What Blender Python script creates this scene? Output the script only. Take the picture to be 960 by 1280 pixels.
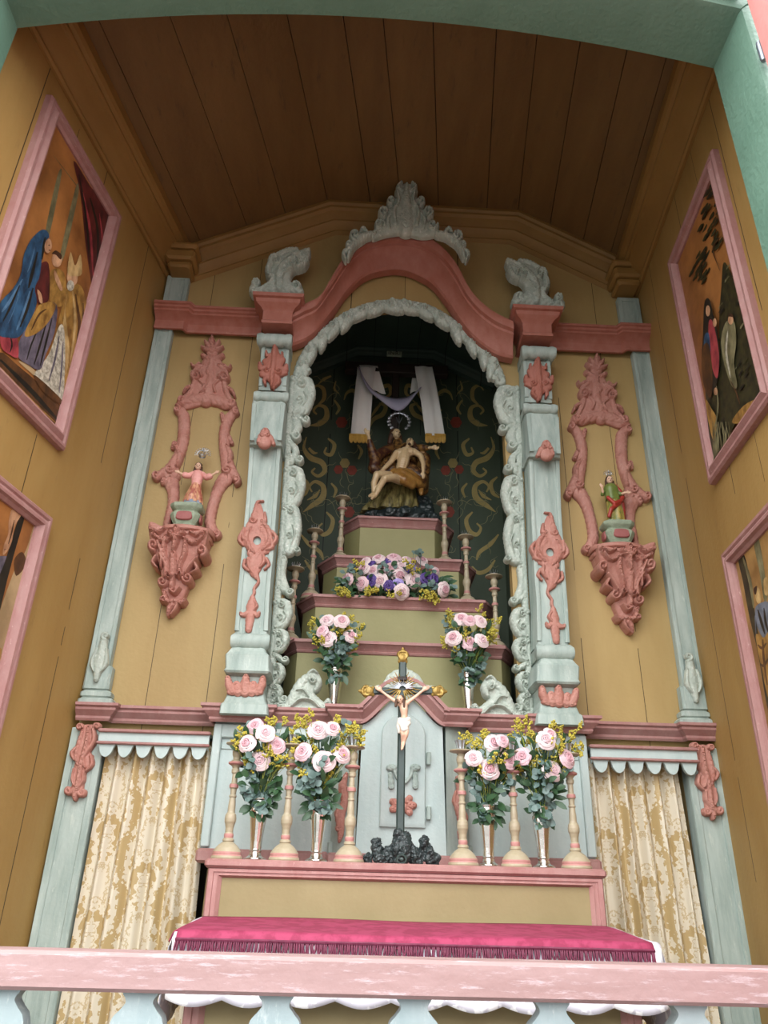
import bpy, bmesh, math, random
import numpy as np
from mathutils import Vector, Matrix, noise
from mathutils.geometry import tessellate_polygon

C = bpy.context.scene.collection
PI = math.pi
for o in list(bpy.data.objects):
    bpy.data.objects.remove(o)

# ------------------------------------------------------------------ camera
CAM = dict(loc=(-.1665, -2.9597, 1.0551), pitch=.4606, yaw=-.0308, roll=.0272, f=950.15)
def cam_basis():
    p, yw, r = CAM['pitch'], CAM['yaw'], CAM['roll']
    F = Vector((-math.sin(yw)*math.cos(p), math.cos(yw)*math.cos(p), math.sin(p)))
    R = Vector((math.cos(yw), math.sin(yw), 0)); U = R.cross(F)
    return F, R*math.cos(r)+U*math.sin(r), -R*math.sin(r)+U*math.cos(r)
cF, cR, cU = cam_basis(); cO = Vector(CAM['loc'])
cd = bpy.data.cameras.new('camera'); cam = bpy.data.objects.new('camera', cd); C.objects.link(cam)
cam.matrix_world = Matrix((( cR.x, cU.x, -cF.x, cO.x), (cR.y, cU.y, -cF.y, cO.y), (cR.z, cU.z, -cF.z, cO.z), (0, 0, 0, 1)))
cd.sensor_fit = 'HORIZONTAL'; cd.sensor_width = 36; cd.lens = CAM['f']/960*36; cd.clip_start = .02
bpy.context.scene.camera = cam
def ray(px, py): return cF*CAM['f'] + cR*(px-480) - cU*(py-640)
def at(px, py, Y=0.0):                      # photograph point -> place on the upright plane y = Y
    d = ray(px, py); t = (Y-cO.y)/d.y
    return cO + d*t
WL = (-1.2, .1857); WR = (1.2, .0915)       # the side walls: x = a + b*y
def atw(px, py, w, off=0.0):
    d = ray(px, py); a, b = w; a += off
    t = (a + b*cO.y - cO.x)/(d.x - b*d.y)
    return cO + d*t
def pxs(px, py, Y):                         # metres per photograph pixel there
    return (at(px+1, py, Y)-at(px, py, Y)).length

# ------------------------------------------------------------------ light: overcast sky through the open front
sc = bpy.context.scene
w = bpy.data.worlds.new('sky'); sc.world = w; w.use_nodes = True
nt = w.node_tree; nt.nodes.clear()
out = nt.nodes.new('ShaderNodeOutputWorld'); bg = nt.nodes.new('ShaderNodeBackground')
tc = nt.nodes.new('ShaderNodeTexCoord'); sx = nt.nodes.new('ShaderNodeSeparateXYZ'); rp = nt.nodes.new('ShaderNodeValToRGB')
nt.links.new(tc.outputs['Generated'], sx.inputs[0]); nt.links.new(sx.outputs['Z'], rp.inputs[0])
rp.color_ramp.elements[0].position = 0.0; rp.color_ramp.elements[0].color = (.30, .31, .32, 1)
rp.color_ramp.elements[1].position = .72; rp.color_ramp.elements[1].color = (.98, 1.0, 1.01, 1)
rp.color_ramp.elements.new(.36).color = (.66, .67, .68, 1)
nt.links.new(rp.outputs[0], bg.inputs[0]); nt.links.new(bg.outputs[0], out.inputs[0])
bg.inputs[1].default_value = 3.2
sc.view_settings.view_transform = 'Standard'; sc.view_settings.look = 'None'
sc.view_settings.gamma = 1; sc.view_settings.use_curve_mapping = False
sc.view_settings.exposure = 1.4
sc.cycles.max_bounces = 10; sc.cycles.diffuse_bounces = 4; sc.cycles.use_denoising = True

# ------------------------------------------------------------------ materials
def hexc(h):
    h = h.lstrip('#'); v = [int(h[i:i+2], 16)/255 for i in (0, 2, 4)]
    return tuple(((c+.055)/1.055)**2.4 if c > .04045 else c/12.92 for c in v) + (1,)
def paint(name, base, alt, scale=(14, 14, 3), wear=None, wear_at=.66, rough=.62, bump=.15, metal=0, fine=60, seam=None, contrast=(.3, .7)):
    m = bpy.data.materials.new(name); m.use_nodes = True; t = m.node_tree; n = t.nodes; L = t.links
    b = n['Principled BSDF']; b.inputs['Roughness'].default_value = rough; b.inputs['Metallic'].default_value = metal
    tc = n.new('ShaderNodeTexCoord'); mp = n.new('ShaderNodeMapping'); mp.inputs['Scale'].default_value = scale
    L.new(tc.outputs['Object'], mp.inputs[0])
    no = n.new('ShaderNodeTexNoise'); no.inputs['Scale'].default_value = 1; no.inputs['Detail'].default_value = 6; no.inputs['Roughness'].default_value = .6
    L.new(mp.outputs[0], no.inputs['Vector'])
    r = n.new('ShaderNodeValToRGB'); r.color_ramp.elements[0].position = contrast[0]; r.color_ramp.elements[1].position = contrast[1]
    r.color_ramp.elements[0].color = hexc(base); r.color_ramp.elements[1].color = hexc(alt)
    L.new(no.outputs['Fac'], r.inputs[0]); col = r.outputs[0]
    if wear:
        n2 = n.new('ShaderNodeTexNoise'); n2.inputs['Scale'].default_value = 3.1; n2.inputs['Detail'].default_value = 9; n2.inputs['Roughness'].default_value = .75
        L.new(mp.outputs[0], n2.inputs['Vector'])
        r2 = n.new('ShaderNodeValToRGB'); r2.color_ramp.elements[0].position = wear_at-.06; r2.color_ramp.elements[1].position = wear_at+.06
        L.new(n2.outputs['Fac'], r2.inputs[0])
        mx = n.new('ShaderNodeMixRGB'); mx.inputs[2].default_value = hexc(wear)
        L.new(r2.outputs[0], mx.inputs[0]); L.new(col, mx.inputs[1]); col = mx.outputs[0]
    if seam:                                   # boards: dark joints and a tone of its own for every board
        ax, wd, dark = seam
        sp = n.new('ShaderNodeSeparateXYZ'); L.new(tc.outputs['Object'], sp.inputs[0])
        def M(op, a, b=None):
            q = n.new('ShaderNodeMath'); q.operation = op
            for i, v in enumerate((a, b)):
                if v is None: continue
                if isinstance(v, (int, float)): q.inputs[i].default_value = v
                else: L.new(v, q.inputs[i])
            return q.outputs[0]
        x = sp.outputs[ax]
        warp = M('MULTIPLY', M('SINE', M('MULTIPLY', x, 7.3)), wd*.22)
        u = M('DIVIDE', M('ADD', x, warp), wd)
        fr = M('FRACT', u); idx = M('FLOOR', u)
        wn = n.new('ShaderNodeTexWhiteNoise'); wn.noise_dimensions = '1D'; L.new(idx, wn.inputs['W'])
        hv = n.new('ShaderNodeHueSaturation'); L.new(col, hv.inputs['Color'])
        L.new(M('ADD', M('MULTIPLY', wn.outputs['Value'], .16), .92), hv.inputs['Value']); col = hv.outputs[0]
        edge = M('LESS_THAN', fr, .004/wd)
        n3 = n.new('ShaderNodeTexNoise'); n3.inputs['Scale'].default_value = 2.2; L.new(tc.outputs['Object'], n3.inputs['Vector'])
        edge = M('MULTIPLY', edge, M('GREATER_THAN', n3.outputs['Fac'], .42))
        mx = n.new('ShaderNodeMixRGB'); mx.inputs[2].default_value = hexc(dark); L.new(edge, mx.inputs[0]); L.new(col, mx.inputs[1]); col = mx.outputs[0]
    L.new(col, b.inputs['Base Color'])
    if bump:
        n4 = n.new('ShaderNodeTexNoise'); n4.inputs['Scale'].default_value = fine; n4.inputs['Detail'].default_value = 5
        L.new(tc.outputs['Object'], n4.inputs['Vector'])
        bp = n.new('ShaderNodeBump'); bp.inputs['Strength'].default_value = bump; bp.inputs['Distance'].default_value = .01
        L.new(n4.outputs['Fac'], bp.inputs['Height']); L.new(bp.outputs[0], b.inputs['Normal'])
    return m
OCH = dict(base='#b08f4c', alt='#c2a468', rough=.55, bump=.12)
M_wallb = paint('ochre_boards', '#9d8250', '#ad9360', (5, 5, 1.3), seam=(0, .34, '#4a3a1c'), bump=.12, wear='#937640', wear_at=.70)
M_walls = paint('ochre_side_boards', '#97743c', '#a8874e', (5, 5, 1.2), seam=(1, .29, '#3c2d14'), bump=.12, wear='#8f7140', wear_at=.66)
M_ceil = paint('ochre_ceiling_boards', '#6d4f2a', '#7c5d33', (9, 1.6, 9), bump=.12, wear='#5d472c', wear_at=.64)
M_cornice = paint('ochre_moulding', '#866330', '#95713a', (6, 3, 6), bump=.1)
M_ochre = paint('ochre_panel', '#83754f', '#92845e', (4, 4, 3), bump=.1)
M_step = paint('olive_step_paint', '#848053', '#938e61', (4, 4, 3), bump=.1)
M_pink = paint('old_pink_paint', '#996964', '#a77f79', (26, 26, 12), wear='#c4a09a', wear_at=.66)
M_pinkfade = paint('faded_pink_paint', '#866966', '#947977', (4, 30, 30), wear='#a8979a', wear_at=.6)
M_red = paint('coral_red_paint', '#9a5a48', '#a76c5e', (26, 26, 12), wear='#bb8c7e', wear_at=.69)
M_rose = paint('rose_carving_paint', '#a66c5e', '#b58375', (26, 26, 16), wear='#cba899', wear_at=.66)
M_blue = paint('pale_blue_paint', '#a9b8b5', '#b8c4c0', (18, 18, 5), wear='#c9d0c9', wear_at=.66)
M_blue2 = paint('worn_blue_grey_paint', '#84948c', '#aeb9b1', (24, 24, 4), wear='#bcc3b8', wear_at=.64)
M_bal = paint('weathered_blue_baluster_paint', '#7f8f91', '#919d9e', (18, 18, 5), wear='#a2abab', wear_at=.62)
M_carve = paint('grey_white_carving_paint', '#9aa499', '#b6bdb1', (24, 24, 16), wear='#cdd0c6', wear_at=.6)
M_green = paint('sage_green_door_paint', '#5a7a68', '#668674', (5, 5, 4), wear='#7a9886', wear_at=.7, bump=.3, rough=.5)
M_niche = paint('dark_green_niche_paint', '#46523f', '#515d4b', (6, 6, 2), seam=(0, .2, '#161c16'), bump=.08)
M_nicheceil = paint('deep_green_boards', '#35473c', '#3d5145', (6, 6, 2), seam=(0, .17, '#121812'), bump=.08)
M_scroll = paint('ochre_scroll_paint', '#ab9659', '#baa569', (30, 30, 30), bump=0)
M_line = paint('thin_ochre_line_paint', '#8b8860', '#96926a', (30, 30, 30), bump=0)
M_painted_red = paint('painted_red_rose', '#8c3c2c', '#a34a38', (40, 40, 40), bump=0)
M_cream = paint('cream_turned_wood', '#9c8f74', '#ab9f86', (30, 30, 14), bump=.06, rough=.45)
M_ring = paint('pink_ring_paint', '#a9716a', '#b5867f', (30, 30, 30), bump=.05)
M_silver = paint('polished_silver', '#d2cec6', '#e4e1da', (9, 9, 9), rough=.16, metal=1, bump=.03, fine=300)
M_tin = paint('tinned_metal', '#b7bdc4', '#cfd4d8', (9, 9, 9), rough=.35, metal=1, bump=.05)
M_gold = paint('gilded_wood', '#866c30', '#a88c4c', (30, 30, 30), rough=.4, metal=.5, bump=.2)
M_blackw = paint('black_green_wood', '#26332f', '#364541', (30, 30, 8), rough=.42, bump=.12)
M_rock = paint('black_rock_paint', '#20282a', '#333d3c', (40, 40, 40), rough=.35, bump=.25)
M_skin = paint('painted_skin', '#d2a98e', '#ddb9a0', (30, 30, 30), rough=.42, bump=.03)
M_palskin = paint('pale_varnished_skin', '#c2a57c', '#d1b78e', (30, 30, 30), rough=.3, bump=.03)
M_hair = paint('dark_brown_hair', '#3d2618', '#53351f', (50, 50, 50), bump=.3)
M_white = paint('white_cloth', '#f0ede6', '#f6f3ec', (6, 6, 2), rough=.8, bump=.04)
M_lilac = paint('lilac_shaded_cloth', '#a8a3b8', '#b8b3c6', (6, 6, 2), rough=.8, bump=.04)  # underside of the white cloth, its lavender shade put into the colour
M_fringe = paint('gold_fringe', '#b3852c', '#d3a748', (60, 60, 12), rough=.5, bump=.3)
M_loin = paint('off_white_loincloth', '#d8d0c3', '#e6e0d6', (30, 30, 30), bump=.2)
M_magenta = paint('magenta_damask', '#852444', '#983354', (22, 22, 22), rough=.8, bump=.06, contrast=(.45, .55))
M_maroon = paint('maroon_fringe', '#561630', '#6c223e', (90, 90, 10), rough=.6, bump=.3)
M_leaf = paint('leaf_green', '#233e28', '#385836', (30, 30, 30), rough=.45, bump=.05)
M_euc = paint('eucalyptus_leaf', '#48605a', '#687d77', (30, 30, 30), rough=.5, bump=.05)
M_gr = paint('goldenrod_yellow', '#a89a32', '#bfb04a', (60, 60, 60), rough=.7, bump=0)
M_gr2 = paint('goldenrod_stalk', '#7f8a35', '#98a045', (60, 60, 60), rough=.7, bump=0)
M_petal = paint('pale_pink_petal', '#d2abb3', '#dabdc0', (30, 30, 30), rough=.55, bump=0)
M_petalw = paint('whitish_pink_petal', '#dabfc1', '#e0d0ce', (30, 30, 30), rough=.55, bump=0)
M_petald = paint('deep_pink_petal', '#ca96a1', '#d4a9af', (30, 30, 30), rough=.55, bump=0)
M_purple = paint('deep_purple_petal', '#4b3478', '#5d468d', (30, 30, 30), rough=.55, bump=0)
M_lav = paint('lavender_petal', '#8f7fc0', '#a99ad2', (30, 30, 30), rough=.55, bump=0)
M_robe = paint('brown_gold_robe', '#3d2417', '#8f6a38', (48, 48, 48), rough=.35, bump=.2, contrast=(.44, .58))
M_skirt = paint('olive_gold_drapery', '#4a4426', '#8d8150', (60, 60, 14), rough=.35, bump=.3, contrast=(.4, .6))
M_goldcl = paint('amber_gold_loincloth', '#7d5526', '#a67c40', (40, 40, 40), rough=.3, bump=.15)
M_mar = paint('dark_red_sleeve', '#42201a', '#7d5a30', (48, 48, 48), rough=.4, bump=.2, contrast=(.46, .62))
M_dress = paint('rose_gold_dress', '#9c4f42', '#cf9c78', (75, 75, 40), rough=.32, bump=.15, contrast=(.42, .58))
M_bodice = paint('pink_bodice', '#cc8880', '#dca199', (60, 60, 60), rough=.5, bump=.1)
M_bluehem = paint('blue_grey_hem', '#6d7d90', '#8794a3', (60, 60, 60), bump=.1)
M_saintg = paint('olive_green_tunic', '#56662f', '#73803c', (70, 70, 60), rough=.4, bump=.1)
M_saintgold = paint('green_gold_skirt', '#6d7233', '#a9934a', (90, 90, 40), rough=.4, bump=.1, contrast=(.42, .58))
M_saintr = paint('red_mantle', '#8f2a22', '#a83c30', (60, 60, 60), rough=.4, bump=.1)
M_pedg = paint('sage_pedestal_paint', '#7b8872', '#98a38c', (40, 40, 40), wear='#c6cdbb', wear_at=.66)
M_wood = paint('dark_brown_wood', '#1f1611', '#2d2018', (20, 20, 20), bump=.1)
M_dark = paint('unlit_room_paint', '#3a3226', '#453b2c', (6, 6, 6), bump=0)
M_ground = paint('street_paving', '#3b3936', '#484541', (1.5, 1.5, 1.5), bump=.2)
M_floor = paint('old_floor_boards', '#4a3826', '#5c472f', (3, 12, 3), bump=.1)
M_coat = paint('whitewash', '#d9d5cb', '#e6e2d8', (2, 2, 2), bump=.1)
M_dpink = paint('salmon_door_paint', '#c9807a', '#d3928c', (6, 6, 3), bump=.15)
M_iron = paint('grey_iron', '#7f858f', '#9aa0a8', (30, 30, 30), rough=.45, metal=.8, bump=.1)

def damask(name, ground, figure, px=.20, pz=.30):
    """woven damask: one mirrored, half-dropped repeat"""
    m = bpy.data.materials.new(name); m.use_nodes = True; t = m.node_tree; n = t.nodes; L = t.links
    b = n['Principled BSDF']; b.inputs['Roughness'].default_value = .5
    uv = n.new('ShaderNodeUVMap'); uv.uv_map = 'UVMap'; sp = n.new('ShaderNodeSeparateXYZ'); L.new(uv.outputs[0], sp.inputs[0])
    def M(op, a, b=None, c=None):
        q = n.new('ShaderNodeMath'); q.operation = op
        for i, v in enumerate((a, b, c)):
            if v is None: continue
            if isinstance(v, (int, float)): q.inputs[i].default_value = v
            else: L.new(v, q.inputs[i])
        return q.outputs[0]
    U = M('DIVIDE', sp.outputs[0], px); V = M('DIVIDE', sp.outputs[1], pz)
    col = M('FLOOR', U); half = M('MULTIPLY', M('FLOORED_MODULO', col, 2.0), .5)
    u = M('MULTIPLY', M('ABSOLUTE', M('SUBTRACT', M('FRACT', U), .5)), px)          # mirrored about the axis
    v = M('MULTIPLY', M('FRACT', M('ADD', V, half)), pz)
    cb = n.new('ShaderNodeCombineXYZ'); L.new(u, cb.inputs[0]); L.new(v, cb.inputs[1]); cb.inputs[2].default_value = 3.7
    # palmette: petals round a centre, frayed by noise
    def flower(cz, R, k, amp):
        dz = M('SUBTRACT', v, cz); r = M('SQRT', M('ADD', M('MULTIPLY', u, u), M('MULTIPLY', M('MULTIPLY', dz, dz), .55)))
        a = M('ARCTAN2', dz, u)
        lob = M('ADD', M('MULTIPLY', M('ABSOLUTE', M('SINE', M('MULTIPLY', a, k))), amp), 1-amp)
        no = n.new('ShaderNodeTexNoise'); no.inputs['Scale'].default_value = 75; no.inputs['Detail'].default_value = 3; L.new(cb.outputs[0], no.inputs['Vector'])
        rr = M('ADD', M('DIVIDE', r, M('MULTIPLY', lob, R)), M('MULTIPLY', M('SUBTRACT', no.outputs['Fac'], .5), 1.25))
        inside = M('LESS_THAN', rr, 1.0)
        ring = M('SUBTRACT', 1.0, M('MULTIPLY', M('LESS_THAN', M('ABSOLUTE', M('SUBTRACT', rr, .55)), .07), .7))
        return M('MULTIPLY', inside, ring)
    f1 = flower(.15, .082, 4.5, .30); f2 = flower(.015, .030, 2.5, .4); f4 = flower(.275, .034, 2.5, .45)
    no = n.new('ShaderNodeTexNoise'); no.inputs['Scale'].default_value = 62; no.inputs['Detail'].default_value = 2.5; L.new(cb.outputs[0], no.inputs['Vector'])
    wv = M('ABSOLUTE', M('SUBTRACT', u, M('ADD', .070, M('MULTIPLY', M('SINE', M('MULTIPLY', v, 2*PI/pz)), .020))))
    f3 = M('LESS_THAN', wv, M('ADD', -.034, M('MULTIPLY', no.outputs['Fac'], .098)))
    f2 = M('ADD', f2, f4)
    fac = M('MINIMUM', M('ADD', M('ADD', f1, f2), f3), 1.0)
    mx = n.new('ShaderNodeMixRGB'); mx.inputs[1].default_value = hexc(ground); mx.inputs[2].default_value = hexc(figure); L.new(fac, mx.inputs[0])
    L.new(mx.outputs[0], b.inputs['Base Color'])
    return m
M_curtain = damask('beige_damask_curtain', '#b1986a', '#d2c7b1')
def lace(name):
    m = bpy.data.materials.new(name); m.use_nodes = True; t = m.node_tree; n = t.nodes; L = t.links
    b = n['Principled BSDF']; b.inputs['Base Color'].default_value = hexc('#eceaf0'); b.inputs['Roughness'].default_value = .8
    tc = n.new('ShaderNodeTexCoord'); vo = n.new('ShaderNodeTexVoronoi'); vo.inputs['Scale'].default_value = 42; L.new(tc.outputs['Object'], vo.inputs['Vector'])
    no = n.new('ShaderNodeTexNoise'); no.inputs['Scale'].default_value = 40; L.new(tc.outputs['Object'], no.inputs['Vector'])
    r = n.new('ShaderNodeValToRGB'); r.color_ramp.elements[0].position = .42; r.color_ramp.elements[1].position = .5
    r.color_ramp.elements[0].color = hexc('#f0eff0'); r.color_ramp.elements[1].color = hexc('#c4c1ca')
    L.new(no.outputs['Fac'], r.inputs[0]); L.new(r.outputs[0], b.inputs['Base Color'])
    return m
M_lace = lace('white_lace')

# ------------------------------------------------------------------ helpers
def tag(o, label=None, cat=None, group=None, kind=None):
    if label: o['label'] = label
    if cat: o['category'] = cat
    if group: o['group'] = group
    if kind: o['kind'] = kind
    return o
def thing(name, label, cat, loc=(0, 0, 0), group=None):
    o = bpy.data.objects.new(name, None); C.objects.link(o); o.empty_display_size = .05
    o.location = loc
    return tag(o, label, cat, group)
def wloc(o):
    v = Vector((0, 0, 0))
    while o is not None: v += Vector(o.location); o = o.parent
    return v
class MB:
    def __init__(s): s.v = []; s.f = []; s.m = []
    def add(s, vs, fs, mi=0):
        k = len(s.v); s.v += [tuple(x) for x in vs]
        s.f += [tuple(i+k for i in f) for f in fs]; s.m += [mi]*len(fs)
    def box(s, x0, x1, y0, y1, z0, z1, mi=0, b=0.0):
        if b <= 0:
            s.add([(x0, y0, z0), (x1, y0, z0), (x1, y1, z0), (x0, y1, z0), (x0, y0, z1), (x1, y0, z1), (x1, y1, z1), (x0, y1, z1)],
                  [(0, 3, 2, 1), (4, 5, 6, 7), (0, 1, 5, 4), (1, 2, 6, 5), (2, 3, 7, 6), (3, 0, 4, 7)], mi)
        else:
            s.prism([(x0+b, y0), (x1-b, y0), (x1, y0+b), (x1, y1-b), (x1-b, y1), (x0+b, y1), (x0, y1-b), (x0, y0+b)], z0, z1, mi, b)
    def prism(s, poly, z0, z1, mi=0, b=0.0):                 # plan polygon (ccw) raised z0..z1, top and bottom edges eased
        n = len(poly)
        cx = sum(p[0] for p in poly)/n; cy = sum(p[1] for p in poly)/n
        def ring(z, e):
            return [(p[0]-e*math.copysign(1, p[0]-cx)*(abs(p[0]-cx) > 1e-6), p[1]-e*math.copysign(1, p[1]-cy)*(abs(p[1]-cy) > 1e-6), z) for p in poly]
        rows = [ring(z0, b), ring(z0+b, 0), ring(z1-b, 0), ring(z1, b)] if b > 0 else [ring(z0, 0), ring(z1, 0)]
        vs = [v for r in rows for v in r]; fs = []
        for r in range(len(rows)-1):
            for i in range(n): fs.append((r*n+i, r*n+(i+1) % n, (r+1)*n+(i+1) % n, (r+1)*n+i))
        fs.append(tuple(reversed(range(n)))); fs.append(tuple(range((len(rows)-1)*n, len(rows)*n)))
        s.add(vs, fs, mi)
    def loft(s, rows, mi=0, cap=True, closed=True):
        n = len(rows[0]); vs = [v for r in rows for v in r]; fs = []
        for r in range(len(rows)-1):
            for i in range(n if closed else n-1):
                fs.append((r*n+i, r*n+(i+1) % n, (r+1)*n+(i+1) % n, (r+1)*n+i))
        if cap and closed: fs.append(tuple(reversed(range(n)))); fs.append(tuple(range((len(rows)-1)*n, len(rows)*n)))
        s.add(vs, fs, mi)
    def lathe(s, prof, c=(0, 0, 0), n=24, mi=0, mfun=None, flute=None):
        rows = []
        for r, z in prof:
            rows.append([(c[0]+r*(1+(flute(z, 2*PI*i/n) if flute else 0))*math.cos(2*PI*i/n), c[1]+r*(1+(flute(z, 2*PI*i/n) if flute else 0))*math.sin(2*PI*i/n), c[2]+z) for i in range(n)])
        for a in range(len(rows)-1):
            s.loft(rows[a:a+2], mfun((prof[a][1]+prof[a+1][1])/2) if mfun else mi, cap=False)
        if prof[0][0] > 1e-5: s.add(rows[0], [tuple(reversed(range(n)))], mi)
        if prof[-1][0] > 1e-5: s.add(rows[-1], [tuple(range(n))], mi)
    def tube(s, pts, rad, n=8, mi=0):
        pts = [Vector(p) for p in pts]; k = len(pts)
        if not hasattr(rad, '__len__'): rad = [rad]*k
        up = None; rows = []
        for i, p in enumerate(pts):
            t = (pts[min(i+1, k-1)]-pts[max(i-1, 0)])
            t = t.normalized() if t.length > 1e-9 else Vector((0, 0, 1))
            if up is None: up = t.orthogonal().normalized()
            up = (up-t*up.dot(t)); up = up.normalized() if up.length > 1e-6 else t.orthogonal().normalized()
            q = t.cross(up)
            rows.append([p+(up*math.cos(2*PI*j/n)+q*math.sin(2*PI*j/n))*rad[i] for j in range(n)])
        s.loft(rows, mi)
    def ball(s, c, r, n=8, mi=0, sc=(1, 1, 1), rot=None):
        rows = []; vs = []; m = max(4, n//2+1)
        for a in range(1, m):
            th = PI*a/m
            for i in range(n):
                ph = 2*PI*i/n
                q = Vector((math.sin(th)*math.cos(ph)*r*sc[0], math.sin(th)*math.sin(ph)*r*sc[1], math.cos(th)*r*sc[2]))
                if rot: q = rot @ q
                vs.append(Vector(c)+q)
        t = Vector((0, 0, r*sc[2])); t = rot @ t if rot else t
        vs += [Vector(c)+t, Vector(c)-t]; N = (m-1)*n; fs = []
        for a in range(m-2):
            for i in range(n): fs.append((a*n+i, (a+1)*n+i, (a+1)*n+(i+1) % n, a*n+(i+1) % n))
        for i in range(n):
            fs.append((N, i, (i+1) % n)); fs.append((N+1, (m-2)*n+(i+1) % n, (m-2)*n+i))
        s.add(vs, fs, mi)
    def build(s, name, mats, parent=None, smooth=35, loc=None, uv=None):
        if not isinstance(mats, (list, tuple)): mats = [mats]
        off = wloc(parent) if parent is not None else (Vector(loc) if loc else Vector((0, 0, 0)))
        me = bpy.data.meshes.new(name)
        me.from_pydata([(v[0]-off.x, v[1]-off.y, v[2]-off.z) for v in s.v], [], s.f)
        for m in mats: me.materials.append(m)
        me.polygons.foreach_set('material_index', s.m)
        bm = bmesh.new(); bm.from_mesh(me); bmesh.ops.recalc_face_normals(bm, faces=bm.faces[:]) if uv is None else None
        bm.to_mesh(me); bm.free()
        if uv is not None:
            L = me.uv_layers.new(name='UVMap')
            for l in me.loops: L.data[l.index].uv = uv[l.vertex_index]
        if smooth:
            me.polygons.foreach_set('use_smooth', [True]*len(me.polygons)); me.set_sharp_from_angle(angle=math.radians(smooth))
        o = bpy.data.objects.new(name, me); C.objects.link(o)
        if parent is not None: o.parent = parent
        else: o.location = off
        return o
def catmull(P, sub=6, closed=False):
    P = [np.array(p, float) for p in P]; n = len(P)
    if n < 3: return P
    R = []
    for i in range(n if closed else n-1):
        p1, p2 = P[i], P[(i+1) % n]
        p0 = P[i-1] if (closed or i > 0) else 2*p1-p2
        p3 = P[(i+2) % n] if (closed or i+2 < n) else 2*p2-p1
        for j in range(sub):
            t = j/sub
            R.append(.5*((2*p1)+(-p0+p2)*t+(2*p0-5*p1+4*p2-p3)*t*t+(-p0+3*p1-3*p2+p3)*t**3))
    if not closed: R.append(P[-1])
    return R
def sweep(path, profile, side, up, mb=None, mi=0, cap=True):
    """profile (o, u): o metres towards 'side' of the path (mitred), u metres along 'up'. path: 3-D points in a plane with normal 'up'."""
    mb = mb or MB(); up = Vector(up); P = [Vector(p) for p in path]; n = len(P); rows = []
    for i in range(n):
        a = (P[i]-P[i-1]).normalized() if i > 0 else None; b = (P[i+1]-P[i]).normalized() if i < n-1 else None
        a = a or b; b = b or a
        na = up.cross(a)*side; nb = up.cross(b)*side
        m = (na+nb); m = m.normalized() if m.length > 1e-6 else na
        k = 1/max(.35, m.dot(na))
        rows.append([P[i]+m*(o*k)+up*u for o, u in profile])
    mb.loft(rows, mi, cap=cap)
    return mb
def copy_thing(r, loc, label=None, group=None, scale=None):
    c = r.copy(); C.objects.link(c); c.location = loc
    if scale: c.scale = (scale,)*3
    if label: c['label'] = label
    if group: c['group'] = group
    for ch in list(r.children):
        d = ch.copy(); C.objects.link(d); d.parent = c
        for g in list(ch.children):
            e = g.copy(); C.objects.link(e); e.parent = d
    return c
XM = .008                                                     # the retable's middle line
def mirror_obj(o, parent=None):
    c = o.copy(); C.objects.link(c)
    if o.data is not None:
        me = o.data.copy(); me.transform(Matrix.Scale(-1, 4, (1, 0, 0))); me.flip_normals(); c.data = me
    if parent is not None: c.parent = parent; c.location.x = -o.location.x
    else: c.parent = None; c.location.x = 2*XM-o.location.x
    return c
def mirror_thing(r, label):
    c = mirror_obj(r); c['label'] = label
    for ch in list(r.children):
        d = mirror_obj(ch, c)
        for g in list(ch.children): mirror_obj(g, d)
    return c

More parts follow.
